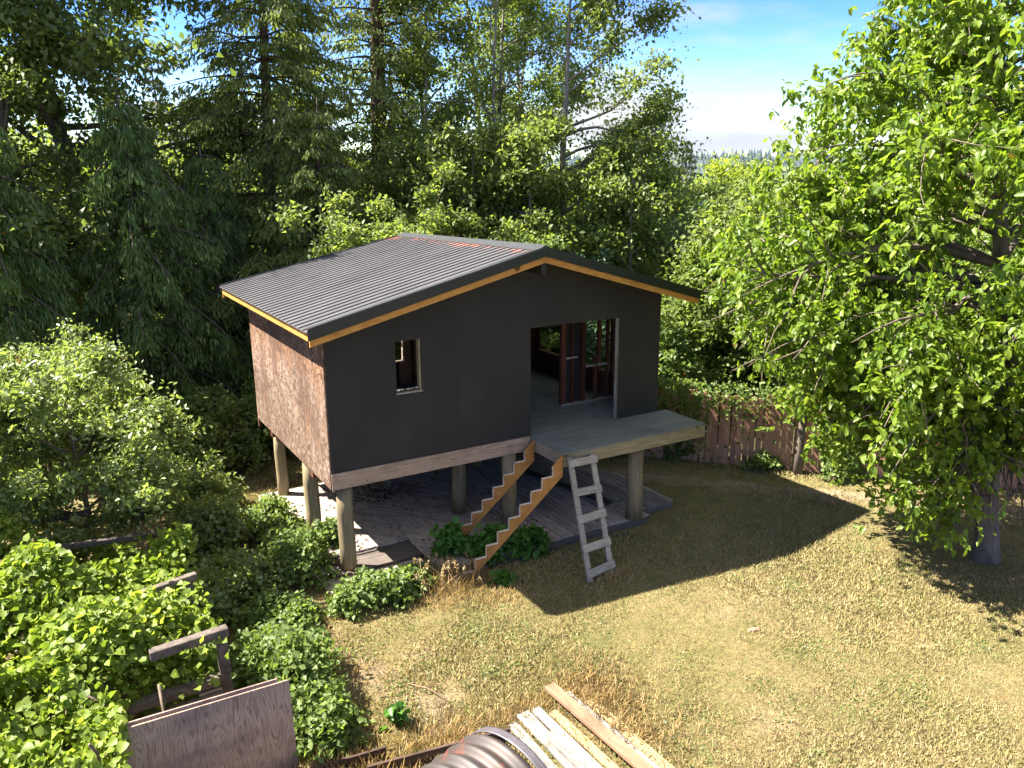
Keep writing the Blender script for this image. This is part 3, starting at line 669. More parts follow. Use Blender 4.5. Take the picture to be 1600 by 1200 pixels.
a, b, c, d = slope_r(0, -RF+.03, -.014), slope_r(1, -RF+.03, -.014), slope_r(1, DB-.03, -.014), slope_r(0, DB-.03, -.014)
MB().add([a, b, c, d]+[(p[0], p[1], p[2]-.02) for p in (a, b, c, d)], [(0,1,2,3),(7,6,5,4),(0,4,5,1),(1,5,6,2),(2,6,7,3),(3,7,4,0)]).obj('roof_deck', MT['sheath'], cab)
MB().box((XR-.05, -RF+.05, 3.22), (XR+.05, DB-.05, 3.50)).obj('ridge_beam', MT['black'], cab)
MB().box((-OV-.004, -RF+.03, zroof(-OV, 0)-.17), (-OV+.034, DB-.04, zroof(-OV, 0)-.016)).obj('eave_fascia', MT['yel'], cab)
MB().box((W+OV-.034, -RF+.03, zroof(W+OV, 0)-.17), (W+OV+.004, DB-.04, zroof(W+OV, 0)-.016)).obj('eave_fascia', MT['yel'], cab)
for y, x0, x1 in [(y, a_, b_) for y in np.arange(.0, 5.6, .61) for a_, b_ in ((-OV+.04, XR-.055), (XR+.055, W+OV-.04))]:   # rafters
    MB().add([(x0, y, zroof(x0, y)-.19), (x1, y, zroof(x1, y)-.19), (x1, y, zroof(x1, y)-.04), (x0, y, zroof(x0, y)-.04),
              (x0, y+.04, zroof(x0, y)-.19), (x1, y+.04, zroof(x1, y)-.19), (x1, y+.04, zroof(x1, y)-.04), (x0, y+.04, zroof(x0, y)-.04)],
             [(0,1,2,3),(7,6,5,4),(0,4,5,1),(1,5,6,2),(2,6,7,3),(3,7,4,0)]).obj('rafter', MT['stud'], cab)
# posts
def post(x, y, z0, z1, r=.14):
    rr = [r*1.03, r, r*.98, r*.985]; h = z1-z0
    MB().tube([(x+.01*math.sin(7*t+x), y, z0+h*t) for t in (0, .35, .7, 1)], rr, 18).obj('support_post', MT['post'], cab, True)
for x, y, z0, z1 in ((.27, .18, G-.05, -.29), (.2, 1.95, G-.05, -.29), (.2, 4.15, G-.05, -.29), (3.05, 1.22, -1.845, -.45), (2.3, 3.36, -1.845, -.29),
                     (4.7, 3.5, -1.845, -.29), (3.54, .02, -1.845, -.29)):
    post(x, y, z0, z1, .145 if y < 3 else .12)
# landing in front of the door
MB().box((X1-.02, -1.19, -.045), (W+.26, -.0015, -.006)).obj('landing_floor', MT['landing'], cab)
MB().box((X1-.02, -1.19, -.28), (W+.26, -1.15, -.047)).obj('landing_beam', MT['lface'], cab)
MB().box((X1-.02, -1.148, -.28), (X1+.025, -.04, -.047)).obj('landing_beam', MT['beam'], cab)
MB().box((W+.215, -1.148, -.28), (W+.26, -.02, -.047)).obj('landing_beam', MT['lface'], cab)
for x in (4.8, 5.6, 6.4, 7.0): MB().box((x, -1.148, -.27), (x+.04, -.02, -.048)).obj('landing_joist', MT['stud'], cab)
post(5.95, -.88, -1.845, -.28, .165)
# saw-tooth stair stringers without treads
def stringer(y, name='stair_stringer'):
    pts = [(4.0, -.02)] if y > -.5 else [(4.0, -.02)]
    x, z = 3.79, -.24; top = [(4.0, -.06), (3.79, -.24)]
    for k in range(9):
        z2 = z-.195; top.append((x, z2)); x2 = x-.236; top.append((x2, z2-.012)); x, z = x2, z2-.012
    bot = [(x+.02, z-.22), (4.0, -.46)]
    # split into convex quads along the diagonal
    mb = MB()
    def under(xx): return -.46-(4.0-xx)*((-.46-(z-.22))/(4.0-(x+.02)))
    for (p, q) in zip(top[:-1], top[1:]):
        if abs(p[0]-q[0]) < 1e-6: continue
        mb.prism([(q[0], under(q[0])), (p[0], under(p[0])), (p[0], p[1]), (q[0], q[1])], 1, y, y+.04)
    st = tag(link('stair_stringer', mb.mesh('stair_stringer')), None)
    st.data.materials.append(MT['string'])
    eb = MB()
    for (p, q) in zip(top[1:-1], top[2:]):
        if abs(p[0]-q[0]) < 1e-6: eb.box((p[0]-.004, y-.001, q[1]), (p[0]-.0005, y+.041, p[1]))
        else: eb.box((q[0], y-.001, q[1]+.012), (p[0], y+.041, p[1]+.016))
    e_ = link('cut_edge', eb.mesh('cut_edge'), None, MT['edge']); e_.parent = st
    return st
tag(stringer(-1.16), 'saw-tooth orange wood stair stringer without treads, nearer one, running down from the landing corner', 'stair stringer', 'stair stringers without treads')
tag(stringer(-.175), 'saw-tooth orange wood stair stringer without treads, farther one, meeting the black wall corner', 'stair stringer', 'stair stringers without treads')
# ladder
lad = thing('wooden_ladder', 'rough grey wooden ladder with wide board rungs leaning on the landing', 'ladder', (3.9, -2.3, G))
A0, A1 = Vector((3.78, -2.36, G+.02)), Vector((4.10, -1.24, -.10)); B0, B1 = Vector((4.32, -2.28, G+.02)), Vector((4.60, -1.24, -.12))
for a, b in ((A0, A1), (B0, B1)): MB().bar(a, b, .11, .045, (0, -1, 0)).obj('rail', MT['ladder'], lad, bevel=.004)
for f, tl in ((.05, .01), (.29, -.02), (.51, .015), (.74, -.01), (.94, .02)):
    p = A0.lerp(A1, 1-f); q = B0.lerp(B1, 1-f); d = (q-p).normalized(); nrm = (A1-A0).cross(d).normalized()
    if nrm.y > 0: nrm = -nrm
    p = p-d*.07+nrm*.036; q = q+d*.07+nrm*.036+Vector((0, 0, tl))
    MB().bar(p, q, .028, .14, (A1-A0).normalized()).obj('rung', MT['rung'], lad, bevel=.004)

# ================================================================== GROUND DECK, board by board
dk = thing('ground_deck', 'low grey timber deck under the raised cabin', 'deck', (2.5, 1.5, G))
DZ = -1.84
def clip(poly, n, c):      # keep n.p <= c
    out = []
    for i in range(len(poly)):
        p, q = poly[i], poly[(i+1) % len(poly)]; a = n[0]*p[0]+n[1]*p[1]-c; b = n[0]*q[0]+n[1]*q[1]-c
        if a <= 0: out.append(p)
        if a*b < 0: t = a/(a-b); out.append((p[0]+t*(q[0]-p[0]), p[1]+t*(q[1]-p[1])))
    return out
rd = random.Random(4)
def boards(region, direction, wid, z, mat, gap=.018, th=.035, name='deck_board', jit=.006):
    dx, dy = direction; l = math.hypot(dx, dy); dx /= l; dy /= l; nx, ny = -dy, dx
    s = [nx*p[0]+ny*p[1] for p in region]; a = min(s)
    while a < max(s):
        pl = clip(clip(region, (nx, ny), a+wid-gap), (-nx, -ny), -a)
        if len(pl) > 2:
            jz = rd.uniform(-jit, jit)
            MB().prism(pl, 2, z-th+jz, z+jz).obj(name, mat, dk)
        a += wid
boards([(.05+3.3-.004, -.9), (3.346, 5.2), (1.62, 5.2), (1.62, -.9)], (.62, -.785), .145, DZ, MT['deck2'])
boards([(1.612, .62), (1.612, 4.35), (-.3, 4.35), (-.3, .62)], (.62, -.785), .145, DZ, MT['deck2'])
boards([(1.612, -.45), (1.612, .60), (-.3, .60), (-.3, -.45)], (.62, -.785), .145, DZ-.14, MT['deck2'])
boards([(3.354, -.9), (5.62, -.9), (5.62, 4.6), (3.354, 5.2)], (0, 1), .145, DZ, MT['deck'])
boards([(5.62, -.92), (6.32, -.92), (6.32, -.07), (5.62, -.07)], (0, 1), .145, DZ, MT['deck'])
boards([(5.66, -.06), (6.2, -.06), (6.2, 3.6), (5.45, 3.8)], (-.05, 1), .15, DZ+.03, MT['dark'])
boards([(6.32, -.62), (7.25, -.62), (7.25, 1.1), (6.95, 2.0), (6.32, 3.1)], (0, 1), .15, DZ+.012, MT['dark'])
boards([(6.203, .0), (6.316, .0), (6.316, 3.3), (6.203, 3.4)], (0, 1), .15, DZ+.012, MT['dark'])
MB().box((-.3, .55, G-.05), (1.6, .60, DZ-.037)).box((1.6, -.9, G-.05), (6.3, -.86, DZ-.038)).obj('skirt_board', MT['skirt'], dk)
MB().box((6.31, -.60, G-.05), (7.24, -.56, DZ-.03)).obj('skirt_board', MT['skirt'], dk)
MB().box((7.2, -.555, G-.05), (7.24, 1.1, DZ-.03)).obj('skirt_board', MT['skirt'], dk)
MB().box((-.29, -.43, G-.05), (1.6, -.39, DZ-.178)).box((-.29, -.38, G-.05), (-.25, 4.28, DZ-.178)).obj('skirt_board', MT['skirt'], dk)
MB().box((0, 0, DZ-.09), (7.1, 4.0, DZ-.06)).obj('underframe', MT['skirt'], dk)
tag(MB().bar((5.36, 2.75, DZ+.045), (5.93, -.12, DZ+.05), .16, .04).obj('dark_gap_strip', plain('dark_gap_black', (.02, .018, .018), .7)), 'black strip standing in for the dark gap in the deck below the landing', 'plank')  # black bar painted for the dark of the gap beside the raised boards

# ================================================================== FENCE
fn = thing('board_fence', 'weathered reddish brown vertical board fence behind the lawn, half overgrown', 'fence', (10.5, .5, G))
fd = Vector((.68, -.733, 0)).normalized(); fnn = Vector((fd.y, -fd.x, 0)); f0 = Vector((9.93, 1.12, 0)); rf = random.Random(9)
k = -46; zmesh = MB().box((-.068, -.01, 0), (.068, .01, 1.85)).mesh('fence_board')
zmesh.materials.append(MT['fence'])
while k < 90:
    p = f0+fd*(k*.147); o = bpy.data.objects.new('fence_board', zmesh); C.objects.link(o); o.parent = fn
    o.location = Vector((p.x, p.y, G-.04+rf.uniform(-.04, .03)))-fn.location
    o.rotation_euler = (rf.uniform(-.03, .03)+(.10 if 2 < k < 9 else 0), rf.uniform(-.018, .018), math.atan2(fd.y, fd.x)); k += 1
for z in (.35, 1.5):
    a = f0+fd*(-46*.147)+fnn*(-.04); b = f0+fd*(90*.147)+fnn*(-.04)
    MB().bar((a.x, a.y, G+z), (b.x, b.y, G+z), .04, .09).obj('fence_rail', MT['fence'], fn)

# ================================================================== NEAR YARD OBJECTS
# plywood sheets standing on edge
def sheet(label, a, b, h, t, tilt, name='plywood_sheet'):
    a = Vector(a); b = Vector(b); d = (b-a).normalized(); n = Vector((d.y, -d.x, 0)); up = Vector((n.x*-tilt, n.y*-tilt, 1)).normalized()
    v = []
    for off in (0, t):
        for p, z in ((a, 0), (b, 0), (b, h), (a, h)): v.append(p+up*z-n*off)
    o = MB().add([x-a for x in v], [(0,1,2,3),(7,6,5,4),(0,4,5,1),(1,5,6,2),(2,6,7,3),(3,7,4,0)]).obj(name, MT['ply'])
    o.location = a
    return tag(o, label, 'plywood', 'plywood sheets standing on edge')
sheet('weathered plywood sheet with wavy grain standing on edge, front one facing the camera', (-3.86, -4.28, G), (-1.98, -4.33, G), 1.21, .018, .12)
sheet('weathered plywood sheet standing just behind the front sheet, only its top edge showing', (-3.80, -4.22, G), (-2.10, -4.27, G), 1.23, .018, .12)
# dark boards on edge on the ground
EDGE = wood('dark_edging_wood', (.035, .02, .015), (.085, .055, .042), (1, 8, 8), vary=.2)
for (a, b, lb) in (((-2.3, -4.47, G), (-.98, -4.62, G), 'short dark board set on edge in the dry grass beside the plywood'),
                   ((-1.3, -4.83, G), (.50, -5.12, G), 'long dark board set on edge behind the corrugated pipe')):
    m_ = MB(); A = Vector(a); B = Vector(b); m_.bar(A+Vector((0, 0, .08)), B+Vector((0, 0, .08)), .035, .17)
    tag(m_.obj('edging_board', EDGE), lb, 'board', 'dark boards on edge')
# corrugated rusty pipe, its far rim facing right
def pipe():
    cc = Vector((-.20, -6.50, G+.44)); ax = Vector((-.88, -.22, -.05)).normalized()
    r0 = .83; n = 52; x = ax.cross(Vector((0, 0, 1))).normalized(); y = x.cross(ax).normalized()
    if y.z < 0: y = -y
    def shell(t0, t1, f, name, mat):
        V = []; ts = np.arange(t0, t1+1e-6, .02)
        for t in ts:
            r = f(t)
            for i in range(n): th = 2*math.pi*i/n; V.append(cc+ax*t+(x*math.cos(th)+y*math.sin(th))*r)
        m = len(ts); fs = [(a*n+i, a*n+(i+1) % n, (a+1)*n+(i+1) % n, (a+1)*n+i) for a in range(m-1) for i in range(n)]
        o = MB().add(V, fs).obj(name, mat, pp, True)
        s = o.modifiers.new('solid', 'SOLIDIFY'); s.thickness = .012
        return o
    pp = thing('corrugated_pipe', 'rusty corrugated steel culvert pipe lying at the bottom edge of the picture', 'pipe', (cc.x, cc.y, G))
    shell(.12, 2.6, lambda t: r0+.03*math.cos(2*math.pi*t/.19), 'pipe_shell', MT['rust'])
    shell(0, .115, lambda t: r0+.012, 'pipe_rim', plain('grey_pipe_rim', (.11, .10, .11), .5, .4))
pipe()
# lumber stack
def plank(a, b, w_, t, z, mat, label, name='plank'):
    A = Vector((a[0], a[1], z)); B = Vector((b[0], b[1], z)); c = (A+B)/2; d = B-A
    o = MB().box((-w_/2, -d.length/2, -t/2), (w_/2, d.length/2, t/2)).obj(name, mat, bevel=.003)
    o.location = c; o.rotation_euler = (0, 0, math.atan2(d.y, d.x)-math.pi/2)
    return tag(o, label, 'plank', 'planks piled in the dry grass')
plank((1.41, -4.66), (1.52, -7.1), .17, .05, G+.17, MT['tan'], 'wide bare tan plank lying across the top of the pile')
plank((1.61, -4.78), (1.70, -7.0), .10, .04, G+.06, MT['white'], 'narrow white plank sticking out right of the tan plank')
plank((1.06, -4.84), (1.10, -7.0), .13, .04, G+.06, MT['white'], 'straw covered white plank second from the left at its far end')
plank((.87, -4.83), (.88, -7.0), .19, .04, G+.05, MT['white'], 'wide white plank with grass growing on its far end')
plank((.66, -4.92), (.63, -7.0), .13, .035, G+.03, MT['white'], 'white plank leftmost in the pile, half hidden by the pipe')
plank((.93, -5.42), (.97, -7.0), .19, .05, G+.115, MT['white'], 'bright white plank lying on top of the white ones')
plank((1.24, -5.0), (1.29, -7.0), .12, .035, G+.045, MT['straw'], 'straw coloured plank in the gap left of the tan plank')
plank((1.81, -5.05), (1.85, -7.0), .14, .03, G+.035, MT['straw'], 'thatch covered plank sunk in grass on the right of the pile')
# trellis
tl = thing('grape_trellis', 'dark weathered timber trellis frame smothered in grape vine', 'trellis', (-3.8, -2, G))
for (x, y, h) in ((-2.50, -3.22, 1.5), (-2.56, -1.45, 1.5), (-2.75, .3, 1.5), (-5.2, -3.2, 1.5), (-5.3, -1.2, 1.5), (-5.3, .8, 1.5), (-2.72, -3.16, .80)):
    MB().bar((x, y, G-.05), (x-.03, y+.02, G+h), .13, .13, (0, 1, 0)).obj('trellis_post', MT['rail'], tl, bevel=.008)
for (a, b, s) in (((-2.44, -3.2, -.53), (-3.35, -3.24, -.56), .13), ((-2.5, -1.45, -.55), (-3.4, -1.6, -.58), .1), ((-2.7, .3, -.55), (-5.4, .7, -.5), .09),
                  ((-2.55, -3.2, -1.17), (-4.1, -3.22, -1.2), .13), ((-3.6, 2.0, -.6), (-5.6, 1.9, -.55), .09), ((-3.9, 3.2, -.6), (-5.6, 3.1, -.55), .09),
                  ((-2.60, -3.28, -1.32), (-3.9, -3.3, -1.36), .07), ((-5.25, -3.3, -.5), (-5.3, .9, -.5), .1)):
    MB().bar(a, b, s, s*.9).obj('trellis_beam', MT['rail'], tl, bevel=.008)
MB().box((-2.86, -3.26, G), (-2.56, -3.23, -1.26)).obj('trellis_panel', wood('pale_board', (.22, .18, .15), (.40, .35, .3), (1, 6, 6)), tl)

# ================================================================== VEGETATION
def rs(k): return np.random.default_rng(1000+k)
# --- walnut on the right of the lawn
def walnut():
    rng = rs(1); x, y = 10.56, -5.45
    t = thing('walnut_tree', 'big bright green walnut tree with drooping boughs filling the right side', 'tree', (x, y, G))
    mb = MB(); tr = np.array([(x, y, G-.1), (x+.05, y+.02, G+.25), (x+.0, y+.15, G+1.2), (x+.15, y+.3, G+2.4), (x+.35, y+.2, G+3.5), (x+.1, y+.4, G+4.6), (x+.0, y+.6, G+6.2), (x-.2, y+.8, G+8), (x-.1, y+1, G+9.8), (x, y+1, G+11.5)])
    mb.tube(tr, [.30, .22, .20, .19, .17, .15, .12, .09, .06, .03], 12)
    twigs = []
    def limb(p, az, el, ln, r, bend=-.5, n=9):
        lb = polyline(rng, p, (math.cos(az)*math.cos(el), math.sin(az)*math.cos(el), math.sin(el)), ln, 8, .09, (0, 0, bend))
        mb.tube(lb, [r*(1-i/8.6) for i in range(9)], 6)
        for m in range(n):
            f2 = rng.uniform(.25, .9)*8; j = min(int(f2), 7); p2 = lb[j]*(1-(f2-j))+lb[j+1]*(f2-j)
            dd = unit((lb[j+1]-lb[j])[None])[0]+rng.normal(size=3)*.65
            sb = polyline(rng, p2, dd, ln*rng.uniform(.18, .36)+.25, 4, .17, (0, 0, -.9))
            if np.hypot(sb[-1][0]-x, sb[-1][1]-y-.3) < np.interp(sb[-1][2], [-1.6, .5, 4, 5.5, 6.8, 9.5], [1.5, 3.9, 5.8, 5.0, 3.6, 2.3]) and sb[-1][2] > G+.8:
                mb.tube(sb, [max(.006, r*.3*(1-q/4.6)) for q in range(5)], 4, False); twigs.extend([sb[1], sb[2], sb[3], sb[4]])
        twigs.append(lb[-1])
    hs_ = [1.9, 2.5, 2.9, 3.4, 3.9, 4.4, 4.9, 5.4, 5.9, 6.5, 7.1, 7.8, 8.6, 9.4, 10.2]
    for k, h in enumerate(hs_):
        i = int(np.searchsorted(tr[:, 2], G+h))-1; f = (G+h-tr[i, 2])/(tr[i+1, 2]-tr[i, 2]); p = tr[i]*(1-f)+tr[i+1]*f
        for j in range(5):
            az = k*1.1+j*1.28+rng.uniform(-.25, .25); u = h/11.5
            ln = float(np.interp(h, [1.8, 2.6, 4, 6, 8, 9.5, 11], [1.9, 3.0, 4.6, 4.7, 3.0, 2.3, 1.6]))*rng.uniform(.8, 1.1)
            limb(p, az, .5 if h > 3 else .25, ln, .085*(1-u*.6), -.9 if h < 6 else -.45)
    # long boughs reaching left towards the cabin and down in front of the trunk
    for (az, h, el, ln, bend) in ((2.75, 4.9, .35, 5.0, -.6), (2.5, 5.4, .35, 5.1, -.6), (2.95, 4.3, .3, 4.8, -.5), (3.2, 5.0, .3, 4.4, -.7), (2.2, 4.6, .3, 5.0, -.6), (2.62, 4.2, .25, 4.9, -.4), (2.4, 5.0, .3, 5.2, -.5),
                                  (2.6, 6.2, .4, 3.8, -.4), (2.9, 7.0, .45, 3.2, -.4), (3.4, 3.4, .15, 3.0, -1.0), (3.8, 2.7, .1, 2.2, -1.1), (3.5, 2.4, .1, 2.2, -.9), (2.9, 3.0, .1, 3.2, -.5), (2.6, 3.3, .1, 3.4, -.4), (4.3, 4.0, .2, 3.0, -1.0), (4.8, 3.4, .1, 2.6, -1.0), (4.0, 5.0, .3, 3.6, -.9)):
        i = int(np.searchsorted(tr[:, 2], G+h))-1; f = (G+h-tr[i, 2])/(tr[i+1, 2]-tr[i, 2]); p = tr[i]*(1-f)+tr[i+1]*f
        limb(p, az, el, ln, .085, bend, 16)
    mb.obj('trunk', MT['barkw'], t, True)
    tw = np.array(twigs); nL = 62000; idx = rng.integers(0, len(tw), nL)
    # compound leaves: leaflets grouped in hanging fans
    fan = tw[idx]; nf = 15500; fi = rng.integers(0, len(tw), nf); fc = tw[fi]+rng.normal(size=(nf, 3))*.17
    fdir = rand_axis(rng, nf, .55); per = 6
    base = np.repeat(fc, per, 0); dr = np.repeat(fdir, per, 0); s = np.tile(np.linspace(0, .26, per), nf)[:, None]
    sd = unit(np.cross(dr, rng.normal(size=(nf*per, 3)))); P = base+dr*s
    ax = dr*.5+sd*.8; ax[:, 2] -= .55
    rr = np.hypot(P[:, 0]-x, P[:, 1]-y-.3); lft = (P[:, 0]-x)*-.86+(P[:, 1]-y)*.51; m = (P[:, 2] > G+np.where(lft > 1.3, .55, 2.5-.3*lft)) & (rr < np.interp(P[:, 2], [-1.6, -.9, .5, 2.5, 4, 5.5, 6.8, 8, 9.5], [1.8, 2.8, 4.0, 4.6, 5.9, 5.1, 3.8, 3.0, 2.5])*(1+.12*np.sin(P[:, 2]*5+np.arctan2(P[:, 1]-y, P[:, 0]-x)*9)))
    # keep the open lawn in front of the cabin clear of boughs
    C0 = np.array([-3.97, -12.76])
    P, ax = P[m], ax[m]
    d = np.linalg.norm(P-np.array([-3.97, -12.76, 4.95]), axis=1); order = np.argsort(d+rng.uniform(0, 1.5, len(d)))
    near = order[:280]; rest = order[280:]
    L = .122*(1+.45*rng.uniform(-1, 1, len(P)))
    me = leaf_mesh('foliage', P[rest], L[rest], L[rest]*.56, ax[rest], rng, .12, True)
    link('foliage', me, t, LF['walnut'], 'stuff')
    one = leaf_mesh('leaf', np.zeros((1, 3)), np.array([.14]), np.array([.078]), np.array([[0., 1, 0]]), rng, .12, True, up=np.array([0, 0, 9.]))
    one.materials.append(LF['walnut'])
    for i in near:
        o = bpy.data.objects.new('leaf', one); C.objects.link(o); o.parent = t
        o.location = Vector(P[i])-t.location; a = Vector(ax[i]).normalized()
        o.rotation_mode = 'QUATERNION'; o.rotation_quaternion = a.to_track_quat('Y', 'Z')
    return t
walnut()
# --- tall trees at the edge of the yard
broadleaf('cottonwood_tree', 'tall dark leafed tree at top left with thick limbs against the sky', 'tree', -2.0, 15.2, 17, 6.0, rs(2), LF['maple'], MT['bark'],
          60000, .19, .22, 22, .36, lean=(.01, 0), shape=.5, clump=.42, sub=8, low_r=.8, spread=.55)
broadleaf('maple_tree', 'leafy maple behind the cedars at the upper left edge', 'tree', -4.6, 13.4, 12.5, 3.8, rs(11), LF['maple'], MT['bark'],
          30000, .18, .2, 18, .2, clump=.4, sub=8, low_r=.9, shape=.4)
conifer('cedar_tree', 'dark drooping cedar at the left edge of the frame', -4.6, 9.6, 9.6, 3.0, rs(3), LF['cedar'], 332, .34, .02, .17, .2, .75, 1.25, .24, 6, .6)
conifer('cedar_tree', 'dark drooping cedar, the widest, left of the cabin roof', -1.4, 10.4, 9.2, 3.4, rs(4), LF['cedar'], 350, .34, .02, .17, .2, .75, 1.25, .24, 6, .6)
conifer('cedar_tree', 'smaller dark drooping cedar directly left of the cabin wall', .75, 11.6, 8.0, 2.8, rs(5), LF['cedar'], 315, .34, .02, .17, .17, .75, 1.2, .24, 6, .6)
conifer('spruce_tree', 'tall spruce left of the roof with sunlit layered branches', 2.6, 13.4, 17.5, 4.6, rs(6), LF['spruce'], 300, .42, .06, .17, .26, .5, .75, .34, 6, .6)
conifer('spruce_tree', 'half height spruce directly behind the left eave', 3.6, 10.6, 9.2, 3.2, rs(7), LF['spruce'], 260, .36, .03, .15, .18, .45, .8, .34, 6, .7)
conifer('fir_tree', 'very tall fir with a thick bare stretch of trunk near the top', 6.9, 14.6, 21, 3.8, rs(8), LF['spruce'], 170, .5, .10, .18, .42, .5, .7, .34, 5, .45)
conifer('spruce_tree', 'slim spruce between the tall spruce and the fir', 4.9, 16.9, 13, 3.0, rs(9), LF['spruce'], 170, .45, .06, .21, .2, .5, .7, .34, 5, .6)
def alder(k, x, y, H, r, label, **kw):
    broadleaf('alder_tree', label, 'tree', x, y, H, r, rs(20+k), LF['alder'], MT['barkg'], kw.pop('n', 10000), .13, kw.pop('first', .3), kw.pop('limbs', 15),
              kw.pop('tr', .15), clump=.30, sub=6, asp=.7, droop=.5, shape=.5, spread=.75, **kw)
alder(1, 9.0, 14.1, 15, 2.6, 'slim alder with pale bark just right of the fir')
alder(2, 9.83, 12.75, 14.5, 3.0, 'forked alder with a crooked bare upper limb above the ridge', stems=2, bareness=.25)
alder(3, 11.81, 13.92, 17, 2.6, 'alder with several close upright stems above the ridge end', stems=3, first=.35, n=16000)
alder(4, 13.4, 15.1, 16.5, 2.3, 'thin straight alder standing between the stem cluster and the wide one', first=.4)
alder(5, 11.42, 9.6, 13.5, 3.9, 'wide alder whose long branches reach right into the blue sky', side=-.55, n=26000, limbs=26, tr=.19, low_r=.6, first=.12)
alder(6, 7.6, 12.6, 12, 2.6, 'alder half hidden behind the fir foliage', bareness=.15)
# --- understorey directly behind the cabin
US = [(3.6, 7.6, 1.9, 1.9, 6.6, 'pale leafed elder bush tall behind the middle of the roof', 'alder'),
      (5.6, 7.9, 1.9, 1.7, 6.8, 'pale leafed elder bush behind the ridge', 'alder'),
      (7.2, 7.4, 2.0, 1.7, 6.3, 'broad grey green bush behind the ridge end', 'alder'),
      (8.6, 6.6, 1.7, 1.6, 5.2, 'grey green bush behind the right slope of the roof', 'bramble'),
      (10.2, 6.4, 1.7, 1.6, 4.6, 'dark bushy growth right of the roof', 'ivy'),
      (9.3, 4.4, 1.5, 1.4, 3.4, 'blue green elder bush against the right end of the cabin', 'ivy'),
      (10.6, 3.7, 1.4, 1.3, 2.9, 'leafy shrub overhanging the fence beside the cabin', 'bramble'),
      (12.6, 4.6, 1.9, 1.7, 4.6, 'olive green bush behind the fence under the thin trees', 'alder'),
      (14.6, 2.6, 2.0, 1.9, 5.0, 'dense bush behind the fence and the walnut boughs', 'bramble'),
      (16.8, .6, 2.0, 1.9, 5.4, 'dense bush behind the walnut trunk', 'bramble'),
      (17.4, -2.6, 2.0, 2.0, 5.4, 'dense bush at the right edge behind the walnut', 'bramble'),
      (1.4, 7.8, 1.5, 1.3, 2.2, 'low leafy shrub behind the left end of the cabin', 'bramble'),
      (-.9, 7.4, 1.4, 1.2, 1.9, 'low shrub at the foot of the cedars', 'bramble'),
      (-3.0, 8.2, 1.7, 1.2, 2.4, 'leafy shrub at the foot of the leftmost cedar', 'bramble'),
      (12.0, 9.2, 1.9, 1.8, 5.2, 'leafy green bush in front of the wide alder trunk', 'alder'),
      (6.4, 10.6, 2.3, 1.8, 8.2, 'tall pale leafed thicket below the alders', 'alder'),
      (9.4, 9.6, 2.2, 1.8, 7.2, 'tall green thicket below the forked alder', 'alder')]
for i, (x, y, rx, ry, h, lb, m) in enumerate(US):
    shrub('shrub', lb, 'shrub', x, y, rx, ry, h, int(3600*h*.9+3000), .13 if m != 'ivy' else .12, rs(60+i), LF[m], stems=12, asp=.62, tops=1)
# --- trees right of centre
BR = [(9.6, 8.6, 8.2, 2.2, 'pale leafed young alder just right of the ridge end', 'alder'), (12.4, 7.4, 7.0, 2.0, 'pale leafed young alder between the wide alder and the cabin eave', 'alder'),
      (7.7, 9.4, 8.4, 2.1, 'pale leafed young alder rising behind the ridge', 'alder'), (13.47, 3.9, 6.4, 1.7, 'thin dark stemmed sapling between the cabin and the walnut', 'alder'), (20.8, 17.6, 7.3, 2.6, 'bright green tree with a slim pale trunk in the valley', 'bright'),
      (17.4, 16.6, 7.2, 2.8, 'bright green round tree beyond the wide alder', 'bright'), (24.5, 16.0, 7.2, 3.0, 'bright yellow green tree left of the walnut top', 'bright'),
      (15.9, 11.4, 6.6, 2.6, 'dark leafed tree right behind the wide alder', 'ivy'), (19.0, 11.5, 6.4, 2.5, 'mid green tree below the bright tree tops', 'alder'),
      (17.45, 2.4, 6.8, 3.0, 'green tree hidden behind the left of the walnut', 'alder'), (19.5, -.9, 8.5, 3.0, 'green tree hidden behind the right of the walnut', 'alder')]
for i, (x, y, H, r, lb, m) in enumerate(BR):
    broadleaf('broadleaf_tree', lb, 'tree', x, y, H, r, rs(100+i), LF[m], MT['barkg'], 11000, .16, .15, 14, .11, clump=.4, sub=6, shape=.45, low_r=.85)
broadleaf('dead_top_tree', 'broken thin trunk with bare twigs rising against the cloud left of the walnut', 'tree', 11.2, -.6, 8.75, 1.1, rs(120), LF['walnut'], MT['barkw'], 900, .15, .55, 10, .09, clump=.16, sub=3, bareness=.3, droop=.9)
for i, (x, y, H, lb) in enumerate(((52.5, 57.3, 11.6, 'dark bushy tree standing above the far treeline'), (68.6, 66.1, 11.5, 'single pointed fir above the far treeline'), (44, 98, 17, 'distant fir in the sky gap between cedars and spruce'))):
    if i == 0: broadleaf('broadleaf_tree', lb, 'tree', x, y, H, 4.4, rs(130), LF['dull'], MT['bark'], 7000, .42, .1, 14, .3, clump=.8, shape=.5)
    elif i == 1: conifer('fir_tree', lb, x, y, H, 3.4, rs(131), LF['dull'], 26, .7, .05, .5, .25, .4, .5, .4, 5)
conifer('fir_tree', 'distant dark fir in the sky gap between the cedars and the spruce', 6.6, 58, 16.5, 3.0, rs(132), LF['dull'], 26, .7, .05, .45, .25, .4, .5, .4, 5)
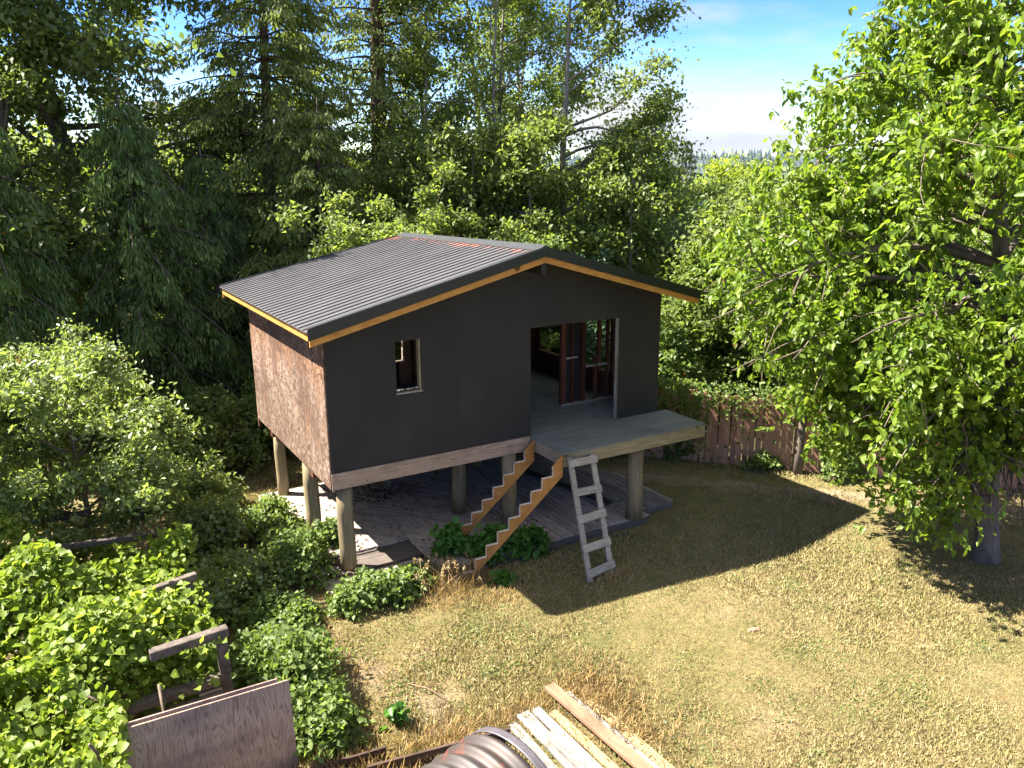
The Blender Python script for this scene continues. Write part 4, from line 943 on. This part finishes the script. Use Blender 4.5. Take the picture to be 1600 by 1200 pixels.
# --- the wood beyond, one mass of many crowns
def wood_mass():
    rng = rs(200); P = []; 
    def add(x, y, H, r, n):
        k = max(6, int(n/90)); az = rng.uniform(0, 6.28, k); rr = rng.uniform(0, 1, k)**.5; c = np.stack([x+r*rr*np.cos(az), y+r*rr*np.sin(az), G+H*(1-.55*rr**2)*rng.uniform(.3, 1, k)**.6], 1)
        i = rng.integers(0, k, n); P.append(c[i]+rng.normal(size=(n, 3))*np.array([.55, .55, .5])*r/3)
    for k in range(190):
        ang = rng.uniform(-8, 72); d = rng.uniform(30, 120)**1.0
        x = -3.97+d*math.sin(R(ang)); y = -12.76+d*math.cos(R(ang))
        hmax = 6.4+(d-30)*.006 if ang > 33 else rng.uniform(6.8, 8.3)+(d-30)*.02 if ang > 19 else rng.uniform(8.2, 10.5)+(d-30)*.05
        add(x, y, hmax*rng.uniform(.8, 1), 3.0+d*.012, int(1900 if d < 70 else 1200))
    P = np.concatenate(P); d = np.linalg.norm(P[:, :2]-np.array([-3.97, -12.76]), axis=1)
    sz = np.clip(d/150, .22, .7)
    ax = rand_axis(rng, len(P), .3); L = sz*rng.uniform(.7, 1.2, len(P))
    me = leaf_mesh('woodland', P, L, L*.7, ax, rng); 
    tag(link('woodland', me, None, leafmat('woodland_leaf', (.09, .14, .03), (.22, .27, .05), .48, .55, (.34, .37, .08))), 'mixed green woodland filling the valley behind the yard trees', 'woodland', kind='stuff')
wood_mass()
# --- fruit trees by the trellis
def fruit(k, x, y, H, r, lb, n, **kw):
    broadleaf('fruit_tree', lb, 'tree', x, y, H, r, rs(300+k), LF['hazel'], MT['twig'], n, .10, .18, 20, .055, clump=.17, sub=8, asp=.55, droop=.15, shape=.35, spread=.8, low_r=.9, **kw)
fruit(0, -3.6, 2.4, 3.7, 2.1, 'loose leafy fruit tree beside the overgrown trellis, nearest the cabin', 26000)
fruit(1, -6.0, 3.0, 3.6, 2.2, 'loose leafy fruit tree at the left edge above the trellis', 24000)
fruit(2, -4.2, 5.0, 3.4, 1.9, 'smaller leafy fruit tree behind the trellis', 14000)
# --- brambles and undergrowth around the cabin
BS = [(.35, -1.0, .85, .45, .5, 5200, 'bramble', 'bramble patch at the foot of the near corner post'),
      (1.05, -.85, .45, .35, .42, 3000, 'bramble', 'bramble patch creeping over the low deck step'),
      (-.55, .7, .6, .9, .75, 5200, 'bramble', 'bramble clump between the two left posts'),
      (-.45, 2.6, .5, .9, .7, 4200, 'bramble', 'bramble clump beside the middle left post'),
      (.25, 1.25, .3, .35, .85, 1500, 'bramble', 'bramble shoots climbing the second left post'),
      (-1.3, -.9, .6, .7, .4, 3000, 'bramble', 'low bramble patch on the bank left of the corner post'),
      (-1.75, -2.7, .75, 1.1, .85, 7000, 'bramble', 'dark green bramble mound beside the trellis end post'),
      (-1.55, -3.8, .5, .6, .75, 3400, 'bramble', 'bramble mound right of the plywood sheets'),
      (-1.75, 2.3, .75, .9, 1.1, 6000, 'hazel', 'knee high hazel thicket between the nearer fruit tree and the second left post'),
      (-1.35, 4.4, .7, .8, 1.2, 5200, 'hazel', 'leafy thicket left of the far left post'),
      (-2.35, -.2, .55, .6, 1.0, 4200, 'hazel', 'leafy shoots standing between the vine and the bramble bank'),
      (-1.6, .5, .7, 1.0, .6, 4200, 'hazel', 'young hazel regrowth between the fruit tree and the deck'),
      (-.6, 6.6, 1.1, .7, 1.5, 7000, 'hazel', 'bramble bank behind the left posts, sunlight put into its paler leaves'),  # brighter leaf colour in place of sunlight on this bank
      (-2.2, 5.6, .9, .8, 1.5, 4000, 'bramble', 'bramble bank behind the fruit trees'),
      (9.1, 2.9, .8, .6, 1.5, 5200, 'bramble', 'ivy covered fence end beside the landing'),
      (9.75, 1.75, .6, .4, 1.0, 3000, 'bramble', 'leafy weeds against the fence right of the landing post'),
      (10.9, .1, .7, .35, .5, 2000, 'bramble', 'low green weeds along the fence foot'),
      (11.9, -1.3, .6, .35, .8, 2400, 'bramble', 'leafy weeds at the fence under the walnut boughs')]
for i, (x, y, rx, ry, h, n, m, lb) in enumerate(BS):
    shrub('bramble', lb, 'bush', x, y, rx, ry, h*[1, .8, 1.15][i % 3], int(n*.66), .095, rs(400+i), LF[m], stems=8, asp=.75, round_=False, hollow=.2)
HB = [(-.62, -4.1, .12, .10, .34, 60, 'small pale green weed sprouting alone beside the bramble mound and the plywood'), (2.45, -1.55, .16, .12, .25, 120, 'small green sprout right of the stair foot'),
      (2.75, -.72, .5, .25, .7, 700, 'broad leafed green weed under the near stringer'), (3.45, -.85, .4, .25, .55, 650, 'broad leafed green weed right of the near stringer, below the landing corner'),
      (2.1, -.35, .4, .3, .7, 500, 'broad leafed green weed at the foot of the far stringer')]
for i, (x, y, rx, ry, h, n, lb) in enumerate(HB):
    shrub('weed', lb, 'weed', x, y, rx, ry, h, n, .12, rs(430+i), LF['herb'], stems=9, asp=.85, round_=True, hollow=.3)
# ivy sheet over the fence left half
def fence_ivy():
    rng = rs(440); n = 17000; t = rng.uniform(-6.6, 9, n); keep = rng.random(n) < np.clip(np.where(t < -.2, 1.0, .42-.02*t)+.5*np.sin(t*2.1)*.4, .05, 1); t = t[keep]; n = len(t)
    h = rng.uniform(0, 1, n)**.6; P = np.stack([9.93+.68*t, 1.12-.733*t, G+.1+2.0*h], 1)
    off = rng.uniform(-.1, .42, n)*(.5+.6*h); P[:, 0] -= .733*off; P[:, 1] -= .68*off
    low = (t > 0) & (P[:, 2] < G+1.25) & (P[:, 2] > G+.25); P = P[~(low & (rng.random(n) < .88))]
    tv = thing('ivy', 'ivy and bramble hanging over the board fence', 'ivy', (9.9, 1.1, G))
    leaves('foliage', P, .10, rng, LF['bramble'], tv, .6, .75)
fence_ivy()
# --- grape vine over the trellis
def vine():
    rng = rs(450); tv = thing('grape_vine', 'bright yellow green grape vine covering the trellis at lower left', 'vine', (-4.2, -2.2, G))
    n = 60000; x = rng.uniform(-8, -2.35, n); y = rng.uniform(-7.2, .9, n)
    edge = -2.75-.75*np.clip((-y-2.2)/1.2, 0, 1)-.35*np.sin(y*3.1)-.25*np.sin(y*7.7+1)
    topz = -.62+.30*np.sin(x*2.3+y*1.1)+.24*np.sin(y*3.3-x)+.14*np.sin(x*6+y*5)+.35*np.clip((-x-3.6)/2, 0, 1)
    topz = np.where(x > edge, topz-2.4*(x-edge), topz)
    topz -= .55*np.clip((-y-4.0)/1.0, 0, 1)
    keep = (x < edge+.42); depth = rng.exponential(.30, n); z = topz-depth
    hole = (np.sin(x*3.7+.5)+np.sin(y*4.1+1.3)+np.sin((x+y)*2.3)) > 1.7
    keep &= (z > G+.05) & ~(hole & (depth < .45))
    # the plywood and its opening stay clear
    keep &= ~((y < -3.45) & (x > -3.75) & (z > -1.9))
    P = np.stack([x, y, z], 1)[keep]
    # hanging tendrils on the right edge
    m = 900; tx = rng.uniform(-3.4, -2.5, m); ty = rng.choice([-3.2, -2.6, -1.9, -1.3, -.6, .1], m)+rng.normal(size=m)*.16; tz = -.5-rng.exponential(.35, m)
    P = np.concatenate([P, np.stack([tx, ty, np.maximum(tz, G+.2)], 1)])
    d = np.linalg.norm(P-np.array([-3.97, -12.76, 4.95]), axis=1); ax = rand_axis(rng, len(P), .35); ax[:, 1] -= .3; ax = unit(ax)
    vis = P[:, 2] > -.9; score = d+rng.uniform(0, 1.5, len(P))+np.where(vis & (P[:, 0] > -6.5), 0, 50); order = np.argsort(score); near = order[:290]; rest = order[290:]
    L = .088*(1+.5*rng.uniform(-1, 1, len(P)))
    link('foliage', leaf_mesh('foliage', P[rest], L[rest], L[rest]*1.0, ax[rest], rng, .14, True), tv, LF['grape'], 'stuff')
    one = leaf_mesh('leaf', np.zeros((1, 3)), np.array([.12]), np.array([.12]), np.array([[0., 1, 0]]), rng, .14, True, up=np.array([0, 0, 9.]))
    one.materials.append(LF['grape'])
    for i in near:
        o = bpy.data.objects.new('leaf', one); C.objects.link(o); o.parent = tv; o.location = Vector(P[i])-tv.location
        o.rotation_mode = 'QUATERNION'; o.rotation_quaternion = Vector(ax[i]).normalized().to_track_quat('Y', 'Z')
    mb = MB()
    for k in range(26):
        p = (rng.uniform(-6.5, -3), rng.uniform(-4.5, .5), G); q = polyline(rng, p, (rng.normal()*.3, rng.normal()*.3, 1), 1.5, 6, .2)
        mb.tube(q, [.018]*7, 5)
    mb.obj('stems', MT['twig'], tv, True)
vine()
# --- grass
def grass():
    rng = rs(500); n = 640000
    ang = rng.uniform(R(-8), R(80), n); d = 5.0+18.5*rng.uniform(0, 1, n)**1.15
    x = -3.97+d*np.sin(ang); y = -12.76+d*np.cos(ang)
    s = .73*x+.68*y
    k = (s < 8.0) & (x > -2.6) & ~((x > -.35) & (x < 7.3) & (y > -.95) & (y < 4.4)) & ~((s > 6.6) & (s < 7.5) & (x > 6) & (rng.random(n) < .8))
    k &= ~((x > .55) & (x < 1.9) & (y < -4.8) & (rng.random(n) < .8))
    for (px, py, pr) in ((3.6, -6.6, .16), (5.0, -4.35, .10), (.15, -3.9, .2), (-.9, -2.9, .38)):
        q = np.hypot((x-px)/1.5, y-py)+.12*np.sin(x*13)+.10*np.sin(y*17+x*9)+.07*rng.normal(size=len(x))
        k &= ~((q < pr) & (rng.random(n) < .93))
    x, y, d = x[k], y[k], d[k]; n = len(x)
    tuft = .5+.5*np.sin(x*2.7+np.sin(y*1.9)*2)*np.sin(y*3.1+np.sin(x*2.2))
    h = (.012+.020*rng.random(n)*(.5+tuft))*(1+.04*d); w_ = .0025+.00045*d
    a = rng.uniform(0, 6.28, n); lean = rng.normal(size=(n, 2))*h[:, None]*.7
    B = np.stack([x, y, np.full(n, G-.012)], 1); s_ = np.stack([np.cos(a)*w_, np.sin(a)*w_, a*0], 1)
    tip = B+np.stack([lean[:, 0], lean[:, 1], h+.02], 1)
    V = np.stack([B-s_, B+s_, tip], 1).reshape(-1, 3)
    tag(link('grass_blades', tri_mesh('grass_blades', V, np.arange(3*n).reshape(-1, 3)), None, MT['blade']), 'short dry yellow green grass covering the lawn', 'grass', kind='stuff')
    # rank dry grass by the lumber, the boards, the plywood and the stair foot
    P = []
    for (cx, cy, sx_, sy_, m, hh) in ((1.95, -5.2, .35, .6, 1500, .2), (-.3, -4.75, .8, .2, 1500, .16), (-1.7, -4.5, .4, .3, 900, .22), (1.5, -1.55, .35, .2, 700, .15), (2.2, -2.0, .3, .2, 500, .12), (1.2, -4.75, .5, .1, 500, .13),
                                      (.9, -5.1, .2, .3, 400, .1), (1.75, -.9, .3, .25, 900, .32), (-1.0, -2.5, .4, 1.4, 1600, .14), (2.6, -6, .8, .8, 900, .12), (-1.2, 3.2, .5, 1.5, 1500, .16), (4.3, -2.4, .2, .15, 250, .16)):
        P.append(np.concatenate([np.stack([cx+rng.normal(size=m)*sx_, cy+rng.normal(size=m)*sy_, np.full(m, G)], 1), np.full((m, 1), hh)], 1))
    P = np.concatenate(P); ax = np.stack([rng.normal(size=len(P))*.45, rng.normal(size=len(P))*.45, np.ones(len(P))], 1)
    L = P[:, 3]*rng.uniform(.5, 1.3, len(P))
    tag(link('rank_grass', leaf_mesh('rank_grass', P[:, :3], L, L*0+.010, ax, rng, .05), None, LF['dry']), 'taller dry straw grass in tufts round the planks and posts', 'grass', kind='stuff')
    # clover and low broad weeds in the turf
    m = 9000; cc = np.stack([rng.uniform(-1, 12, 170), rng.uniform(-7.5, -1.5, 170)], 1); i = rng.integers(0, 170, m)
    Q = np.concatenate([cc[i]+rng.normal(size=(m, 2))*.16, np.full((m, 1), G+.012)], 1); Q = Q[(Q[:, 1] < -1.1)]
    ax = rand_axis(rng, len(Q), -.25, .25)
    tag(link('clover', leaf_mesh('clover', Q, rng.uniform(.025, .05, len(Q)), rng.uniform(.02, .035, len(Q)), ax, rng, .1), None, LF['hazel']), 'small green clover leaves scattered through the lawn', 'clover', kind='stuff')
    # fallen leaves and twigs on the deck
    m = 900; Q = np.stack([np.concatenate([rng.normal(2.1, .5, 450), rng.uniform(0, 6, 450)]), np.concatenate([rng.normal(3.0, .35, 450), rng.uniform(-.6, 4, 450)]), np.full(m, DZ+.012)], 1)
    ax = rand_axis(rng, m, 0, .2)
    tag(link('fallen_leaves', leaf_mesh('fallen_leaves', Q, rng.uniform(.04, .09, m), rng.uniform(.03, .05, m), ax, rng, .2), None, plain('dead_leaf', (.10, .055, .03), .9, 0, .5, 3)), 'dead brown leaves littering the low deck', 'leaves', kind='stuff')
    # seed-headed stalks by the stair foot
    t = thing('seeding_grass', 'clump of tall dry seed headed grass at the foot of the stair stringers', 'grass clump', (1.75, -1.45, G)); mb = MB(); hd = []
    for k in range(26):
        p = (1.55+rng.normal()*.16, -1.35+rng.normal()*.12, G); q = polyline(rng, p, (rng.normal()*.2, rng.normal()*.2, 1), rng.uniform(.45, .75), 6, .05, (rng.normal()*.6, rng.normal()*.4, -.5))
        mb.tube(q, [.003]*7, 3, False)
        hd += list(q[-1]+rng.normal(size=(14, 3))*np.array([.015, .015, .03]))
    mb.obj('stalks', LF['dry'], t); hd = np.array(hd); leaves('seed_heads', hd, .035, rng, LF['dry'], t, .4, .4)
grass()


mb = MB().tube([(-.15, -3.38, G+.02), (.05, -3.66, G+.025), (.16, -4.05, G+.03)], [.007, .009, .006], 5)
mb.tube([(.05, -3.66, G+.025), (.12, -3.6, G+.03), (.22, -3.58, G+.02)], [.005, .004, .003], 4)
tag(mb.obj('fallen_branch', MT['tan'], None, True), 'pale broken branch lying on the dry lawn above the edging boards', 'branch')
sv = []; rs_ = np.random.default_rng(8)
mb = MB().tube([(4.95, -4.92, G+.0), (4.98, -4.92, G+.01), (5.06, -4.94, G+.015), (5.15, -4.97, G+.01), (5.18, -4.98, G+.0)], [.01, .035, .045, .035, .01], 7)
tag(mb.obj('stone', plain('pink_stone', (.36, .17, .12), .8)), 'small flat pinkish stone lying alone in the lawn', 'stone')
